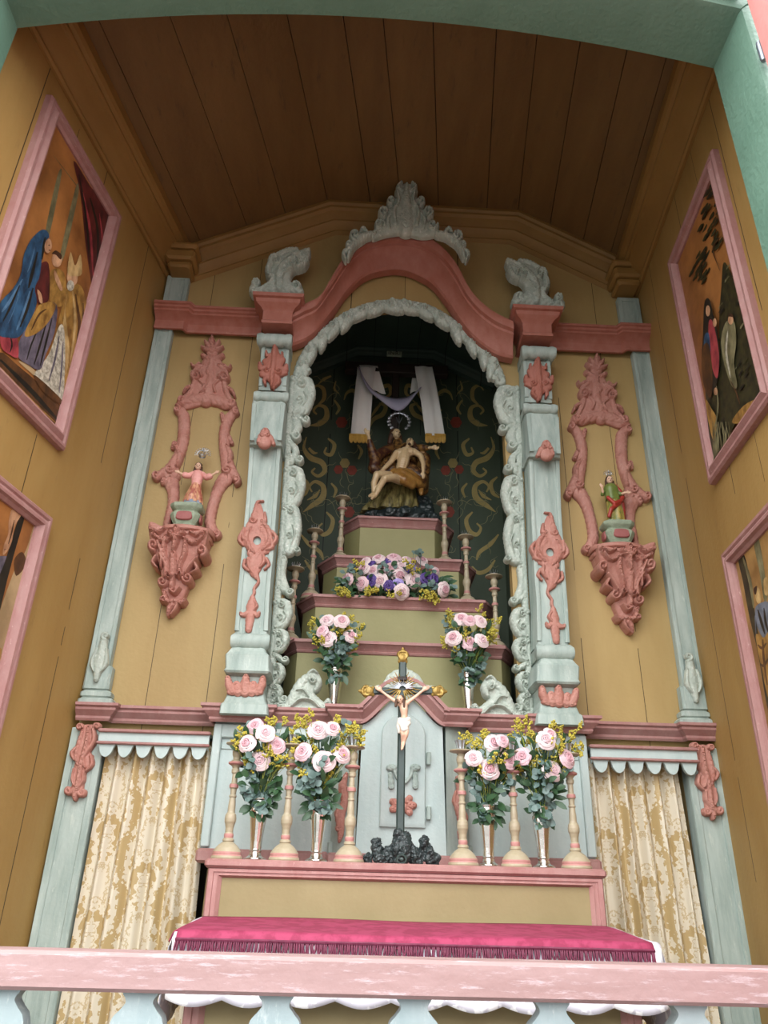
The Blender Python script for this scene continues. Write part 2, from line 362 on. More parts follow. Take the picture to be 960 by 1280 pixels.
# ---- carved relief: every stroke is a rounded ridge; ridges meet in creases, their union is the outline
def spiral(cx, cy, r, turns=1.4, a0=0, d=1, r1=.12):
    n = int(14*turns)+2
    return [(cx+r*(1-(1-r1)*i/(n-1))*math.cos(a0+d*2*PI*turns*i/(n-1)), cy+r*(1-(1-r1)*i/(n-1))*math.sin(a0+d*2*PI*turns*i/(n-1))) for i in range(n)]
def S(pts, wd, h=.016, sm=True):                              # stroke in photograph pixels
    return (pts, wd, h, sm)
def relief(strokes, Y, polys=(), holes=(), res=.0024, base=.008, mb=None, mi=0, extra=None, rough=.0015, seed=0, mapf=None, leafy=True, lean=None):
    mapf = mapf or (lambda p: (lambda q: (q.x, q.z))(at(p[0], p[1], Y)))
    sc_ = lambda p: pxs(p[0], p[1], Y)
    ST = []
    for pts, wd, h, sm in strokes:
        if not hasattr(wd, '__len__'): wd = [wd, wd]
        Q = catmull(pts, 4) if (sm and len(pts) > 2) else [np.array(p, float) for p in pts]
        n = len(Q); ww = [np.interp(i/max(1, n-1), np.linspace(0, 1, len(wd)), wd) for i in range(n)]
        k = sc_(Q[n//2])
        QQ = np.array([mapf(q) for q in Q]); rr = np.array(ww)*k/2
        if rr.mean() > .0085 and leafy:                         # acanthus: lobed edge, chevron veins
            ln = np.concatenate([[0], np.cumsum(np.hypot(*np.diff(QQ, axis=0).T))]); m_ = max(2, int(ln[-1]/.004)); ls = np.linspace(0, ln[-1], m_)
            QQ = np.stack([np.interp(ls, ln, QQ[:, 0]), np.interp(ls, ln, QQ[:, 1])], 1); rr = np.interp(ls, ln, rr); lam = max(.016, 1.15*float(rr.mean()))
            rr = rr*(.90+.20*np.abs(np.sin(PI*ls/lam)))
            ST.append((QQ, rr, h, ls, lam))
        else: ST.append((QQ, rr, h, None, 1))
    PO = [(np.array([mapf(q) for q in catmull(p, 4, True)]), h, bl) for p, h, bl in polys]
    HO = [np.array([mapf(q) for q in catmull(p, 4, True)]) for p in holes]
    allp = np.concatenate([s[0]-s[1].max() for s in ST]+[s[0]+s[1].max() for s in ST]+[p[0] for p in PO])
    lo = allp.min(0)-3*res; hi = allp.max(0)+3*res
    nx = int((hi[0]-lo[0])/res)+1; nz = int((hi[1]-lo[1])/res)+1
    X, Z = np.meshgrid(lo[0]+np.arange(nx)*res, lo[1]+np.arange(nz)*res)
    phi = np.full(X.shape, -1.0); H = np.zeros(X.shape)
    for P, R, h, ls, lam in ST:
        for i in range(len(P)-1):
            rm = max(R[i], R[i+1])*1.0+6*res
            a, b = P[i], P[i+1]
            i0 = max(0, int((min(a[0], b[0])-rm-lo[0])/res)); i1 = min(nx, int((max(a[0], b[0])+rm-lo[0])/res)+2)
            j0 = max(0, int((min(a[1], b[1])-rm-lo[1])/res)); j1 = min(nz, int((max(a[1], b[1])+rm-lo[1])/res)+2)
            if i1 <= i0 or j1 <= j0: continue
            x = X[j0:j1, i0:i1]; z = Z[j0:j1, i0:i1]; d = b-a; L2 = max(1e-12, d@d)
            t = np.clip(((x-a[0])*d[0]+(z-a[1])*d[1])/L2, 0, 1)
            dist = np.hypot(x-a[0]-t*d[0], z-a[1]-t*d[1]); r = np.maximum(1e-4, R[i]+(R[i+1]-R[i])*t)
            phi[j0:j1, i0:i1] = np.maximum(phi[j0:j1, i0:i1], r-dist)
            hh = h*np.sqrt(np.clip(1-(dist/r)**2, 0, 1))
            if ls is not None: hh = hh*(1-.30*(.5+.5*np.cos(2*PI*((ls[i]+(ls[i+1]-ls[i])*t)/lam-1.05*np.minimum(1, dist/r))))**2)*(1-.22*np.exp(-(dist/(.16*r))**2))
            H[j0:j1, i0:i1] = np.maximum(H[j0:j1, i0:i1], hh)
    def sdf(P):
        ins = np.zeros(X.shape, bool); D = np.full(X.shape, 9.0); n = len(P)
        for i in range(n):
            a = P[i]; b = P[(i+1) % n]; d = b-a; L2 = max(1e-12, d@d)
            t = np.clip(((X-a[0])*d[0]+(Z-a[1])*d[1])/L2, 0, 1)
            D = np.minimum(D, np.hypot(X-a[0]-t*d[0], Z-a[1]-t*d[1]))
            if a[1] != b[1]:
                c = ((a[1] > Z) != (b[1] > Z)) & (X < (b[0]-a[0])*(Z-a[1])/(b[1]-a[1])+a[0]); ins ^= c
        return np.where(ins, D, -D)
    for P, h, bl in PO:
        d = sdf(P); phi = np.maximum(phi, d); u = np.clip(d/bl, 0, 1)
        H = np.maximum(H, h*np.sqrt(np.clip(1-(1-u)**2, 0, 1)))
    for P in HO: phi = np.minimum(phi, -sdf(P))
    if extra is not None: H = H+extra(X, Z)
    rng = np.random.RandomState(seed); N = rng.rand(*X.shape)
    for _ in range(2): N = (N+np.roll(N, 1, 0)+np.roll(N, -1, 0)+np.roll(N, 1, 1)+np.roll(N, -1, 1))/5
    H = H+base+(N-.5)*rough*3
    cen = (phi[:-1, :-1]+phi[1:, :-1]+phi[:-1, 1:]+phi[1:, 1:])/4 > 0
    gz, gx = np.gradient(phi, res)
    gl = np.maximum(gx*gx+gz*gz, .2)
    cnt = np.zeros(X.shape, int)
    for a in (0, 1):
        for b in (0, 1): cnt[a:a+nz-1, b:b+nx-1] += cen
    edge = (cnt > 0) & (cnt < 4)
    mv = np.clip(-phi, -1.2*res, 1.2*res)
    Xp = np.where(edge, X+mv*gx/gl, X); Zp = np.where(edge, Z+mv*gz/gl, Z)
    idx = -np.ones(X.shape, int); sel = cnt > 0; idx[sel] = np.arange(sel.sum())
    K = int(sel.sum())
    vs = np.stack([Xp[sel], Y-H[sel], Zp[sel]], 1); lean = lean or (lambda z: 0*z); vs[:, 1] += lean(vs[:, 2])
    jj, ii = np.nonzero(cen); fs = []; bnd = {}
    for j, i in zip(jj, ii):
        q = (idx[j, i], idx[j, i+1], idx[j+1, i+1], idx[j+1, i]); fs.append(q)
        for a in range(4):
            e = (q[a], q[(a+1) % 4])
            if (e[1], e[0]) in bnd: del bnd[(e[1], e[0])]
            else: bnd[e] = 1
    back = {}; extra_v = []
    def bk(a):
        if a not in back: back[a] = K+len(extra_v); extra_v.append((vs[a, 0], Y+.004+lean(vs[a, 2]), vs[a, 2]))
        return back[a]
    for a, b in bnd: fs.append((b, a, bk(a), bk(b)))
    mb = mb or MB(); mb.add(list(map(tuple, vs))+extra_v, [tuple(int(k) for k in f) for f in fs], mi)
    return mb
def remesh(mb, name, mats, parent, vox, smooth=2, loc=None):
    o = mb.build('tmp', mats, None, smooth=0)
    m = o.modifiers.new('r', 'REMESH'); m.mode = 'VOXEL'; m.voxel_size = vox
    if smooth: s = o.modifiers.new('s', 'SMOOTH'); s.iterations = smooth; s.factor = .5
    dg = bpy.context.evaluated_depsgraph_get(); me = bpy.data.meshes.new_from_object(o.evaluated_get(dg))
    bpy.data.objects.remove(o)
    me.name = name
    off = wloc(parent) if parent is not None else Vector(loc or (0, 0, 0))
    me.transform(Matrix.Translation(-off))
    if not me.materials: me.materials.append(mats)
    me.polygons.foreach_set('use_smooth', [True]*len(me.polygons))
    q = bpy.data.objects.new(name, me); C.objects.link(q)
    if parent is not None: q.parent = parent
    else: q.location = off
    return q
def roughen(o, amp, sc_, seed=0.0):                          # chipped, craggy surface
    for v in o.data.vertices:
        p = v.co*sc_+Vector((seed, 0, 0)); v.co += v.normal*(amp*noise.noise(p)+amp*.5*noise.noise(p*2.3))
    o.data.update(); o.data.polygons.foreach_set('use_smooth', [False]*len(o.data.polygons))
def limb(mb, pts, n=10):                                     # tapered rounded limb: (x, y, z, r) joints
    for a, b in zip(pts[:-1], pts[1:]):
        A, B = Vector(a[:3]), Vector(b[:3]); L = (B-A).length; k = max(2, int(L/(min(a[3], b[3])*.45))+1)
        for i in range(k+1):
            t = i/k; mb.ball(A.lerp(B, t), a[3]+(b[3]-a[3])*t, n)
def P4(px, py, Y, rpx):
    q = at(px, py, Y); return (q.x, q.y, q.z, rpx*pxs(px, py, Y))


# ================================================================== THE SETTING
def dep(x, y): return x + (.1386-.0393*x)*y                    # the room runs back a little askew
YF, YO = -1.35, -1.52                                          # inner and outer face of the front wall
def struct(o): o['kind'] = 'structure'; return o
mb = MB(); mb.box(-30, 30, -40, 1.6, -.62, -.5); struct(mb.build('ground', M_ground, smooth=0))
mb = MB(); mb.box(-1.75, 1.5, -1.6, .1, -.1, 0.0); struct(mb.build('floor', M_floor, smooth=0))

# back wall with the niche arch and the two curtained doorways cut through it
OPX, OPZ0, OPZ, OPR = .475, 1.585, 3.17, .505
XO = -.004
arch = [(XO-OPX, OPZ0)]+[(XO-OPX*math.cos(PI*i/32), OPZ+OPR*math.sin(PI*i/32)) for i in range(33)]+[(XO+OPX, OPZ0)]
outer = [(-1.26, -.1), (1.26, -.1), (1.26, 4.5), (-1.26, 4.5)]
dl = [(-1.06, 0.02), (-1.06, 1.52), (-.66, 1.52), (-.66, 0.02)]; dr = [(-x+2*XM, z) for x, z in dl]
mb = MB()
loops = [outer, arch, dl, dr]; flat = [p for l in loops for p in l]
tris = tessellate_polygon([[Vector((x, z, 0)) for x, z in l] for l in loops])
mb.add([(x, 0, z) for x, z in flat], [tuple(t) for t in tris])
for l in loops[1:]:
    n = len(l)
    mb.add([(x, 0, z) for x, z in l]+[(x, .05, z) for x, z in l], [(i, (i+1) % n, n+(i+1) % n, n+i) for i in range(n)])
mb.add([(x, .05, z) for x, z in flat], [tuple(t) for t in tris])
n = 4; mb.add([(x, 0, z) for x, z in outer]+[(x, .05, z) for x, z in outer], [(i, (i+1) % 4, 4+(i+1) % 4, 4+i) for i in range(4)])
struct(mb.build('wall_back', M_wallb, smooth=0))
mb = MB()                                                       # small dark rooms behind the curtains
for s in (-1, 1):
    x0, x1 = sorted((s*1.3+XM, s*.64+XM))
    mb.box(x0, x1, .9, .95, 0, 1.6); mb.box(x0-.04, x0, .05, .95, 0, 1.6); mb.box(x1, x1+.02, .05, .95, 0, 1.6); mb.box(x0, x1, .05, .95, 1.56, 1.6); mb.box(x0, x1, .05, .95, -.04, 0)
struct(mb.build('wall_closet', M_dark, smooth=0))

def sidewall(name, a, b, s):
    mb = MB(); x0 = a; x1 = a+b*YO; t = .08*s
    mb.add([(x0, 0, -.1), (x1, YO, -.1), (x1, YO, 4.4), (x0, 0, 4.4), (x0+t, 0, -.1), (x1+t, YO, -.1), (x1+t, YO, 4.4), (x0+t, 0, 4.4)],
           [(0, 1, 2, 3), (4, 7, 6, 5), (0, 4, 5, 1), (1, 5, 6, 2), (2, 6, 7, 3), (3, 7, 4, 0)])
    return struct(mb.build(name, M_walls, smooth=0))
sidewall('wall_left', *WL, -1); sidewall('wall_right', *WR, 1)

# ceiling of three pitched fields of boards
CP = [(-1.23, 3.90), (-.415, 4.335), (.605, 4.33), (1.23, 3.965)]
mb = MB(); u = []
random.seed(3)
for a, b, n in ((CP[0], CP[1], 4), (CP[1], CP[2], 5), (CP[2], CP[3], 4)):
    cuts = [0]+sorted((i+random.uniform(-.18, .18))/n for i in range(1, n))+[1]
    for c0, c1 in zip(cuts[:-1], cuts[1:]):
        g = .0018/math.dist(a, b); c0 += g; c1 -= g
        p = [(a[0]+(b[0]-a[0])*t, a[1]+(b[1]-a[1])*t) for t in (c0, c1)]
        dz = random.uniform(0, .003)
        vs = []
        for up in (0, .015):
            for y in (.0, YO+.02):
                for q in p: vs.append((dep(q[0], y), y, q[1]+up+dz))
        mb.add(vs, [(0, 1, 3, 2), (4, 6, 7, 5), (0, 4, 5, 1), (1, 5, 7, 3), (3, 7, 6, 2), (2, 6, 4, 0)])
for a, b in zip(CP[:-1], CP[1:]):                               # dark backing sheet above the joints, added to stop light leaking in
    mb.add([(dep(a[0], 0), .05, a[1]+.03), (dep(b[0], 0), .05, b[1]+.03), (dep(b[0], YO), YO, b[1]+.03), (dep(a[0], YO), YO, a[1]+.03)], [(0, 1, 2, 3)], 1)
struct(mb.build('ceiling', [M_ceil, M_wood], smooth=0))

# cornice under the ceiling: back run and two side runs
PB = [(0, 0), (0, .062), (.02, .065), (.030, .054), (.038, .054), (.046, .065), (.056, .065), (.066, .05), (.10, .036), (.11, .03), (.118, .042), (.128, .042), (.14, .03), (.17, .018), (.178, .02), (.19, .0)]
mb = sweep([(x, -.001, z) for x, z in CP], PB, -1, (0, -1, 0)); struct(mb.build('trim_1', M_cornice, smooth=30))
PS = [(0, 0), (.012, 0), (.02, .008), (.02, .018), (.012, .024), (.02, .034), (.032, .042), (.05, .075), (.07, .10), (.078, .102), (.086, .112), (.086, .124), (.10, .13), (.11, .145), (.11, .19), (0, .19)]
for k, (wl, s, z0) in enumerate(((WL, 1, 3.775), (WR, -1, 3.81))):
    a, b = wl
    mb = sweep([(a+.001*s, -.005, z0), (a+b*(YF+.0)+.001*s, YF, z0)], PS, s, (0, 0, 1))
    struct(mb.build('trim_%d' % (k+2), M_cornice, smooth=30))
# corner blocks where the back cornice dies onto the corner posts
for k, s in enumerate((-1, 1)):
    mb = MB(); x = s*1.118; zo = .03 if s > 0 else 0
    mb.box(x-.075, x+.075, -.14, 0, 3.80+zo, 3.86+zo, b=.012); mb.box(x-.058, x+.058, -.12, 0, 3.765+zo, 3.80+zo, b=.01); mb.box(x-.085, x+.085, -.155, 0, 3.86+zo, 3.895+zo, b=.012)
    struct(mb.build('trim_%d' % (k+4), M_cornice, smooth=30))

# niche behind the arch: dark green boarded box with painted scrolls
NY0, NY1, NX = .05, .95, .64
mb = MB()
prof = [(-NX, 1.2), (-NX, 3.93), (-.25, 4.14), (.25, 4.14), (NX, 3.93), (NX, 1.2)]
mb.add([(x, NY1, z) for x, z in prof], [tuple(range(6))])
mb.add([(-NX, NY0, 1.2), (-NX, NY1, 1.2), (-NX, NY1, 3.93), (-NX, NY0, 3.93)], [(0, 1, 2, 3)]); mb.add([(NX, NY0, 1.2), (NX, NY1, 1.2), (NX, NY1, 3.93), (NX, NY0, 3.93)], [(3, 2, 1, 0)])
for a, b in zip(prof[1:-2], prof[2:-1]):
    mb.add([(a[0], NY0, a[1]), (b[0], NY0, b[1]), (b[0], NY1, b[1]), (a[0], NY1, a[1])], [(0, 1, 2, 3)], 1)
mb.add([(-NX, NY0, 1.2), (NX, NY0, 1.2), (NX, NY1, 1.2), (-NX, NY1, 1.2)], [(0, 1, 2, 3)])
sweep([(x, NY1-.001, z) for x, z in prof[1:-1]], [(0, 0), (0, .06), (.018, .06), (.026, .05), (.04, .045), (.055, .025), (.065, .025), (.07, 0)], -1, (0, -1, 0), mb, 1)
def ribbon(pts, wd, mi, Y=NY1-.0015, dy=0):                     # a brush stroke on the back wall, paint thickness
    Q = catmull(pts, 5); n = len(Q); L = []; R = []
    for i in range(n):
        t = Q[min(i+1, n-1)]-Q[max(i-1, 0)]; t = t/(np.hypot(*t)+1e-9); nrm = np.array([-t[1], t[0]])
        w = np.interp(i/(n-1), np.linspace(0, 1, len(wd)), wd)/2
        a = at(*(Q[i]+nrm*w), Y); b = at(*(Q[i]-nrm*w), Y); L.append((a.x, Y-dy, a.z)); R.append((b.x, Y-dy, b.z))
    mb.add(L+R, [(i, i+1, n+i+1, n+i) for i in range(n-1)], mi)
def mx(pts): return [(2*498.5-x+.02*(y-560), y) for x, y in pts]
SCR = [([(387, 532), (399, 530), (408, 522), (407, 510), (398, 507), (392, 513), (396, 518)], [1, 6, 7, 5, 3, 3, 2]),
       ([(398, 506), (405, 498), (404, 486), (396, 482), (391, 488)], [2, 5, 5, 3, 1]),
       ([(383, 546), (380, 560), (388, 572), (402, 578), (406, 588), (398, 595), (390, 590), (394, 585)], [1, 4, 7, 7, 6, 4, 3, 2]),
       ([(379, 640), (390, 632), (403, 622), (404, 608), (394, 602), (387, 608), (390, 615)], [1, 6, 8, 6, 4, 3, 2]),
       ([(384, 625), (394, 620), (400, 612)], [1, 5, 1]),
       ([(386, 560), (392, 566), (397, 566)], [3, 4, 1]),
       ([(376, 668), (386, 680), (400, 690), (404, 700)], [2, 5, 5, 2]),
       ([(459, 540), (466, 525), (478, 518), (482, 508), (474, 504)], [2, 5, 6, 5, 2]),
       ([(462, 524), (470, 512), (480, 500)], [1, 4, 1]),
       ([(452, 500), (447, 492), (440, 488), (433, 492), (430, 500)], [1, 4, 5, 3, 1]),
       ([(376, 596), (384, 604), (382, 616), (374, 622)], [2, 5, 5, 2]), ([(410, 548), (418, 556), (414, 568), (406, 566), (408, 559)], [2, 5, 5, 3, 2]), ([(408, 640), (416, 650), (412, 664), (403, 668), (398, 660), (403, 654)], [2, 5, 6, 5, 3, 2]), ([(381, 700), (390, 712), (402, 716), (410, 708)], [2, 5, 5, 2]),
       ([(470, 498), (476, 486), (486, 482), (488, 492), (480, 498)], [2, 5, 5, 4, 2]), ([(444, 512), (452, 520), (450, 532), (442, 536)], [2, 4, 4, 2]), ([(418, 500), (424, 510), (420, 518)], [2, 4, 2]), ([(447, 556), (452, 564), (448, 574)], [2, 4, 2]), ([(414, 604), (420, 612), (417, 622)], [2, 4, 2]),
       ([(414, 470), (405, 474), (398, 480)], [2, 4, 1]), ([(420, 476), (418, 486), (424, 492)], [1, 3, 1])]
for pts, wd in SCR:
    ribbon(pts, wd, 2); ribbon(mx(pts), wd, 2)
random.seed(8)
for k in range(60):                                             # thin meandering ochre lines between the scrolls
    x = random.uniform(378, 470); y = random.uniform(470, 700)
    p = [(x, y)]; a = random.uniform(0, 6.3)
    for i in range(5): a += random.uniform(-1.3, 1.3); p.append((p[-1][0]+5*math.cos(a), p[-1][1]+5*math.sin(a)))
    ribbon(p, [.4, .9, .4], 3, dy=.0004); ribbon(mx(p), [.4, .9, .4], 3, dy=.0004)
for cx, cy, r, mi in [(427, 528, 7, 4), (423, 587, 5.5, 4), (440, 588, 6, 4), (431, 579, 6, 2), (436, 640, 7, 4)]:
    for c in (cx, 2*498.5-cx):
        for q in range(6):
            a = q*PI/3; x, y = c+r*.5*math.cos(a), cy+r*.5*math.sin(a)
            ring = [at(x+r*.55*math.cos(t*PI/5), y+r*.55*math.sin(t*PI/5), NY1-.003) for t in range(10)]
            mb.add([(p.x, NY1-.003-.0003*q, p.z) for p in ring], [tuple(range(10))], mi)
struct(mb.build('wall_niche', [M_niche, M_nicheceil, M_scroll, M_line, M_painted_red], smooth=30))

# front wall, its segmental-arched doorway and sage green frame
JL, JR, ZS, ZA = -1.385, .972, 3.602, 3.775
def arc(j0, j1, n=20, grow=0):
    r = [];
    for i in range(n+1):
        t = -1+2*i/n; r.append((j0+(j1-j0)*i/n, ZS+(ZA-ZS)*(1-t*t)+grow))
    return r
A = arc(JL, JR); G = .11
mb = MB()
outl = [(-4, -.5), (4, -.5), (4, 5.2), (-4, 5.2)]; Ao = [(JL-G, -.3)]+arc(JL-G, JR+G, 20, G)+[(JR+G, -.3)]
fl = outl+Ao; tr = tessellate_polygon([[Vector((x, z, 0)) for x, z in l] for l in (outl, Ao)])
mb.add([(x, YO, z) for x, z in fl], [tuple(t) for t in tr]); mb.add([(x, YF-.03, z) for x, z in fl], [tuple(t) for t in tr])
n = len(Ao); mb.add([(x, YO, z) for x, z in Ao]+[(x, YF-.03, z) for x, z in Ao], [(i, (i+1) % n, n+(i+1) % n, n+i) for i in range(n)])
struct(mb.build('wall_front', M_coat, smooth=0))
df = bpy.data.objects.new('door_1', None); C.objects.link(df); df.location = ((JL+JR)/2, YO, 0); df['kind'] = 'structure'
def ring(path, outp, y0, y1, bev):                              # frame timber following a path, eased front arris
    mb = MB(); rows = []
    for p, q in zip(path, outp):
        d = Vector((q[0]-p[0], 0, q[1]-p[1])); L = d.length; d /= L
        P = lambda o, y: (p[0]+d.x*o, y, p[1]+d.z*o)
        rows.append([P(0, y1), P(0, y0+bev), P(bev*.3, y0+bev*.25), P(bev, y0), P(L, y0), P(L, y1)])
    mb.loft(rows); return mb
ring(A, arc(JL-G, JR+G, 20, G), YO-.03, YF+.0, .02).build('lintel', M_green, df, smooth=30)
for x, s in ((JL, -1), (JR, 1)):
    ring([(x, -.1), (x, ZS)], [(x+s*G, -.1), (x+s*G, ZS+.06)], YO-.03, YF, .022).build('jamb', M_green, df, smooth=30)
mb = MB(); mb.loft([[(x, YO-.09, z+.04), (x, YO-.03, z+.05), (x, YO, z+.12), (x, YO-.09, z+.12)] for x, z in A]); mb.build('lintel_moulding', M_green, df, smooth=30)
# salmon shutter swung outwards on the right jamb
mb = MB(); x = JR-.006
mb.box(x, x+.035, YO-.9, YO-.065, .3, 3.66, b=.006)
for z in (.5, 1.5, 2.5, 3.3): mb.box(x-.010, x, YO-.86, YO-.12, z, z+.09, b=.004)
leaf = struct(mb.build('door_2', M_dpink, smooth=30, loc=(x, YO, .3)))
hp = at(951, 64, YO-.05)
mb = MB(); mb.lathe([(0, 0), (.008, .002), (.01, .012), (.01, .075), (.008, .088), (0, .09)], (hp.x, YO-.052, hp.z-.05), 12); mb.box(hp.x, hp.x+.03, YO-.066, YO-.05, hp.z-.035, hp.z+.02, b=.003)
mb.build('hinge', M_iron, leaf)

# ================================================================== BALUSTRADE in the doorway
bal = thing('balustrade', 'faded pink rail on pale blue cut-out balusters across the doorway', 'balustrade', (-.1, -1.44, 0))
mb = MB(); R0 = at(0, 1193, -1.46).z; R1 = at(960, 1205, -1.46).z; rt = (R0+R1)/2; rb = at(480, 1249, -1.46).z
mb.prism([(JL, -1.46), (JR, -1.46), (JR, -1.38), (JL, -1.38)], rb, rt, 0, .006); mb.build('rail', M_pinkfade, bal, smooth=30)
mb = MB(); mb.box(JL, JR, -1.45, -1.39, 0.02, .09, b=.006); mb.build('bottom_rail', M_pinkfade, bal, smooth=30)
k = pxs(480, 1250, -1.44); bw = [(0, 22), (.012, 20), (.022, 17), (.035, 23), (.06, 32), (.12, 36), (.24, 34), (.40, 21), (.5, 15), (.60, 21), (.76, 34), (.88, 36), (.945, 32), (.966, 23), (.979, 17), (.988, 18), (.994, 21), (1, 22)]
for px in (-167, 5, 177, 346, 517, 688, 858, 1030, 1200):
    c = at(px, 1250, -1.42).x
    if c < JL+.06 or c > JR-.06: continue
    H = rb-.09; Q = catmull(bw, 4); mb = MB()
    mb.loft([[(c-w*k, -1.435, .09+H*t), (c+w*k, -1.435, .09+H*t), (c+w*k, -1.402, .09+H*t), (c-w*k, -1.402, .09+H*t)] for t, w in Q])
    mb.build('baluster', M_bal, bal, smooth=30)

# ================================================================== RETABLE, lower stage
# corner posts: one full-height post each side (lower, upper and top lengths)
def post(s, label):
    t = thing('corner_post', label, 'pilaster', (s*1.13, -.03, 0))
    def panel(nm, x0, x1, z0, z1, y, m):
        mb = MB(); mb.box(x0, x1, -y, 0, z0, z1, b=.004); w = x1-x0; i = w*.2; f = .005
        for a, b, c, d in ((x0, x0+i, z0, z1), (x1-i, x1, z0, z1), (x0+i, x1-i, z0, z0+i), (x0+i, x1-i, z1-i, z1)):
            mb.box(a, b, -y-f, -y+.002, c, d, b=.0015)
        return mb.build(nm, m, t, smooth=30)
    e = 1.199 if s < 0 else 1.199
    X = lambda a, b: (min(s*a, s*b), max(s*a, s*b))
    panel('lower_shaft', *X(1.075, e), 0.5, 1.56, .06, M_blue2)
    mb = MB(); x0, x1 = X(1.055, e); mb.box(x0, x1, -.085, 0, .0, .5, b=.006); mb.build('plinth', M_blue2, t, smooth=30)
    panel('upper_shaft', *X(1.115, e), 1.78, 3.44, .035, M_blue2)
    mb = MB()
    for a, z0, z1, y in ((1.07, 1.635, 1.67, .075), (1.085, 1.67, 1.70, .062), (1.1, 1.70, 1.8, .05)):
        x0, x1 = X(a, e); mb.box(x0, x1, -y, 0, z0, z1, b=.008)
    mb.build('base', M_blue2, t, smooth=30)
    panel('top_shaft', *X(1.08, 1.19), 3.54, 3.78, .03, M_blue2)
    return t
pl = post(-1, 'worn pale blue corner post beside the painting of the woman in a blue mantle')
pr = post(1, 'worn pale blue corner post beside the painting with dark trees')
# red drop carvings on the lower posts, grey leaf on the upper base (all on the left, then mirrored)
D = -.065
RDP = [([(102, 908), (112, 906), (122, 908), (119, 914), (120, 926), (114, 938), (116, 950), (109, 964), (106, 978), (104, 990), (97, 998), (90, 990), (92, 976), (93, 962), (96, 948), (95, 934), (101, 922), (103, 914)], .010, .02)]
dr_ = relief([S(spiral(101, 910, 4, 1.2, 0, -1), [4.5, 3], .02), S(spiral(123, 909, 4, 1.2, PI, 1), [4.5, 3], .02), S([(118, 912), (119, 926), (112, 938), (106, 948), (108, 960)], [4, 7, 6, 6, 3], .02), S([(105, 914), (101, 928), (97, 944), (98, 956)], [5, 8, 7, 3], .018), S([(113, 910), (110, 930), (104, 952), (100, 974), (98, 988)], [6, 7, 7, 7, 6], .024), S([(96, 936), (91, 942), (94, 950)], [5, 6, 3], .016), S([(115, 946), (116, 956), (109, 964)], [5, 6, 3], .016),
    S(spiral(87, 988, 5, 1.2, 0, 1), [6, 4], .016), S(spiral(104, 991, 4.5, 1.2, PI, -1), [6, 4], .016), S([(97, 984), (95, 992), (95, 1000)], [8, 9, 4], .02), S([(94, 962), (92, 974), (94, 982)], [4, 5, 3], .018), S([(106, 966), (105, 976), (101, 984)], [4, 5, 3], .018)], D, RDP, base=.006).build('red_drop_carving', M_rose, pl)
gl_ = relief([S([(131, 800), (126, 825), (121, 850)], [8, 14, 6], .012), S(spiral(133, 796, 5, 1.2, PI/2, 1), [5, 3], .012), S([(122, 812), (116, 828), (118, 840)], [3, 6, 2], .012), S([(134, 812), (133, 830), (126, 842)], [3, 6, 2], .012)], -.05).build('leaf_carving', M_carve, pl)
for o in (dr_, gl_):
    q = mirror_obj(o, pr); q.location.x = 0

# ledge: pink moulding over the lower stage, with the raised arch over the tabernacle
LZ = 1.585
PL_ = [(0, 0), (.006, .0), (.012, .008), (.012, .016), (.022, .026), (.032, .036), (.032, .044), (.042, .05), (.042, .06), (0, .06)]
led = thing('ledge_moulding', 'pink moulding above the curtains and altar shelf, arched over the tabernacle', 'moulding', (XM, -.08, LZ))
def lpath(s):
    P = [(s*1.199, -.065), (s*1.085, -.065), (s*1.085, -.03), (s*.69, -.03), (s*.69, -.125), (s*.50, -.125), (s*.50, -.09), (s*.24, -.09), (s*.24, -.175), (s*.145, -.175)]
    return [(x+XM, y, LZ) for x, y in P]
for s in (-1, 1):
    sweep(lpath(s), PL_, s*-1 if s < 0 else -1, (0, 0, 1)) if False else None
    mb = sweep(lpath(s), PL_, -1 if s < 0 else 1, (0, 0, 1)); mb.build('side_run', M_pink, led, smooth=30)
ap = [(-.15, LZ-.0)]+[(-.15+.30*i/24, LZ+.108*(.5-.5*math.cos(2*PI*i/24))**.82) for i in range(1, 24)]+[(.15, LZ)]
PA = [(0, 0), (0, .015), (.012, .015), (.02, .022), (.03, .03), (.036, .036), (.048, .036), (.048, .046), (.06, .046), (.06, 0)]
mb = sweep([(x+XM, -.17, z) for x, z in ap], PA, 1, (0, -1, 0)); mb.build('arched_run', M_pink, led, smooth=30)
mb = MB()
mb.prism([(-.685+XM, 0.0), (-.685+XM, -.12), (-.5+XM, -.12), (-.5+XM, -.085), (-.24+XM, -.085), (-.24+XM, -.15), (.24+XM, -.15), (.24+XM, -.085), (.5+XM, -.085), (.5+XM, -.12), (.685+XM, -.12), (.685+XM, 0)], LZ+.03, LZ+.055)
mb.build('shelf_board', M_pink, led, smooth=0)

# pale blue wall behind the candlesticks
rer = thing('altar_backboard', 'pale blue panelled wall behind the candlesticks with a little arched tabernacle', 'altar panel', (XM, -.1, 1.12))
mb = MB()
for s in (-1, 1):
    x0, x1 = sorted((s*.685, s*.235)); mb.box(x0+XM, x1+XM, -.085, 0.05, 1.12, LZ+.03)
    x0, x1 = sorted((s*.685, s*.655)); mb.box(x0+XM, x1+XM, -.105, -.08, 1.17, LZ, b=.004)
    x0, x1 = sorted((s*.685, s*.52)); mb.box(x0+XM, x1+XM, -.1, -.08, LZ-.05, LZ, b=.004)
    x0, x1 = sorted((s*.655, s*.29)); mb.box(x0+XM, x1+XM, -.09, -.08, LZ-.09, LZ-.075, b=.003)
    mb.build('side_board', M_blue, rer, smooth=30); mb = MB()
mb = MB()
cp = [(-.155+XM, 1.12)]+[(x*.96+XM, z-.0) for x, z in ap]+[(.155+XM, 1.12)]
mb.loft([[(x, -.165, z) for x, z in cp], [(x, 0.05, z) for x, z in cp]])
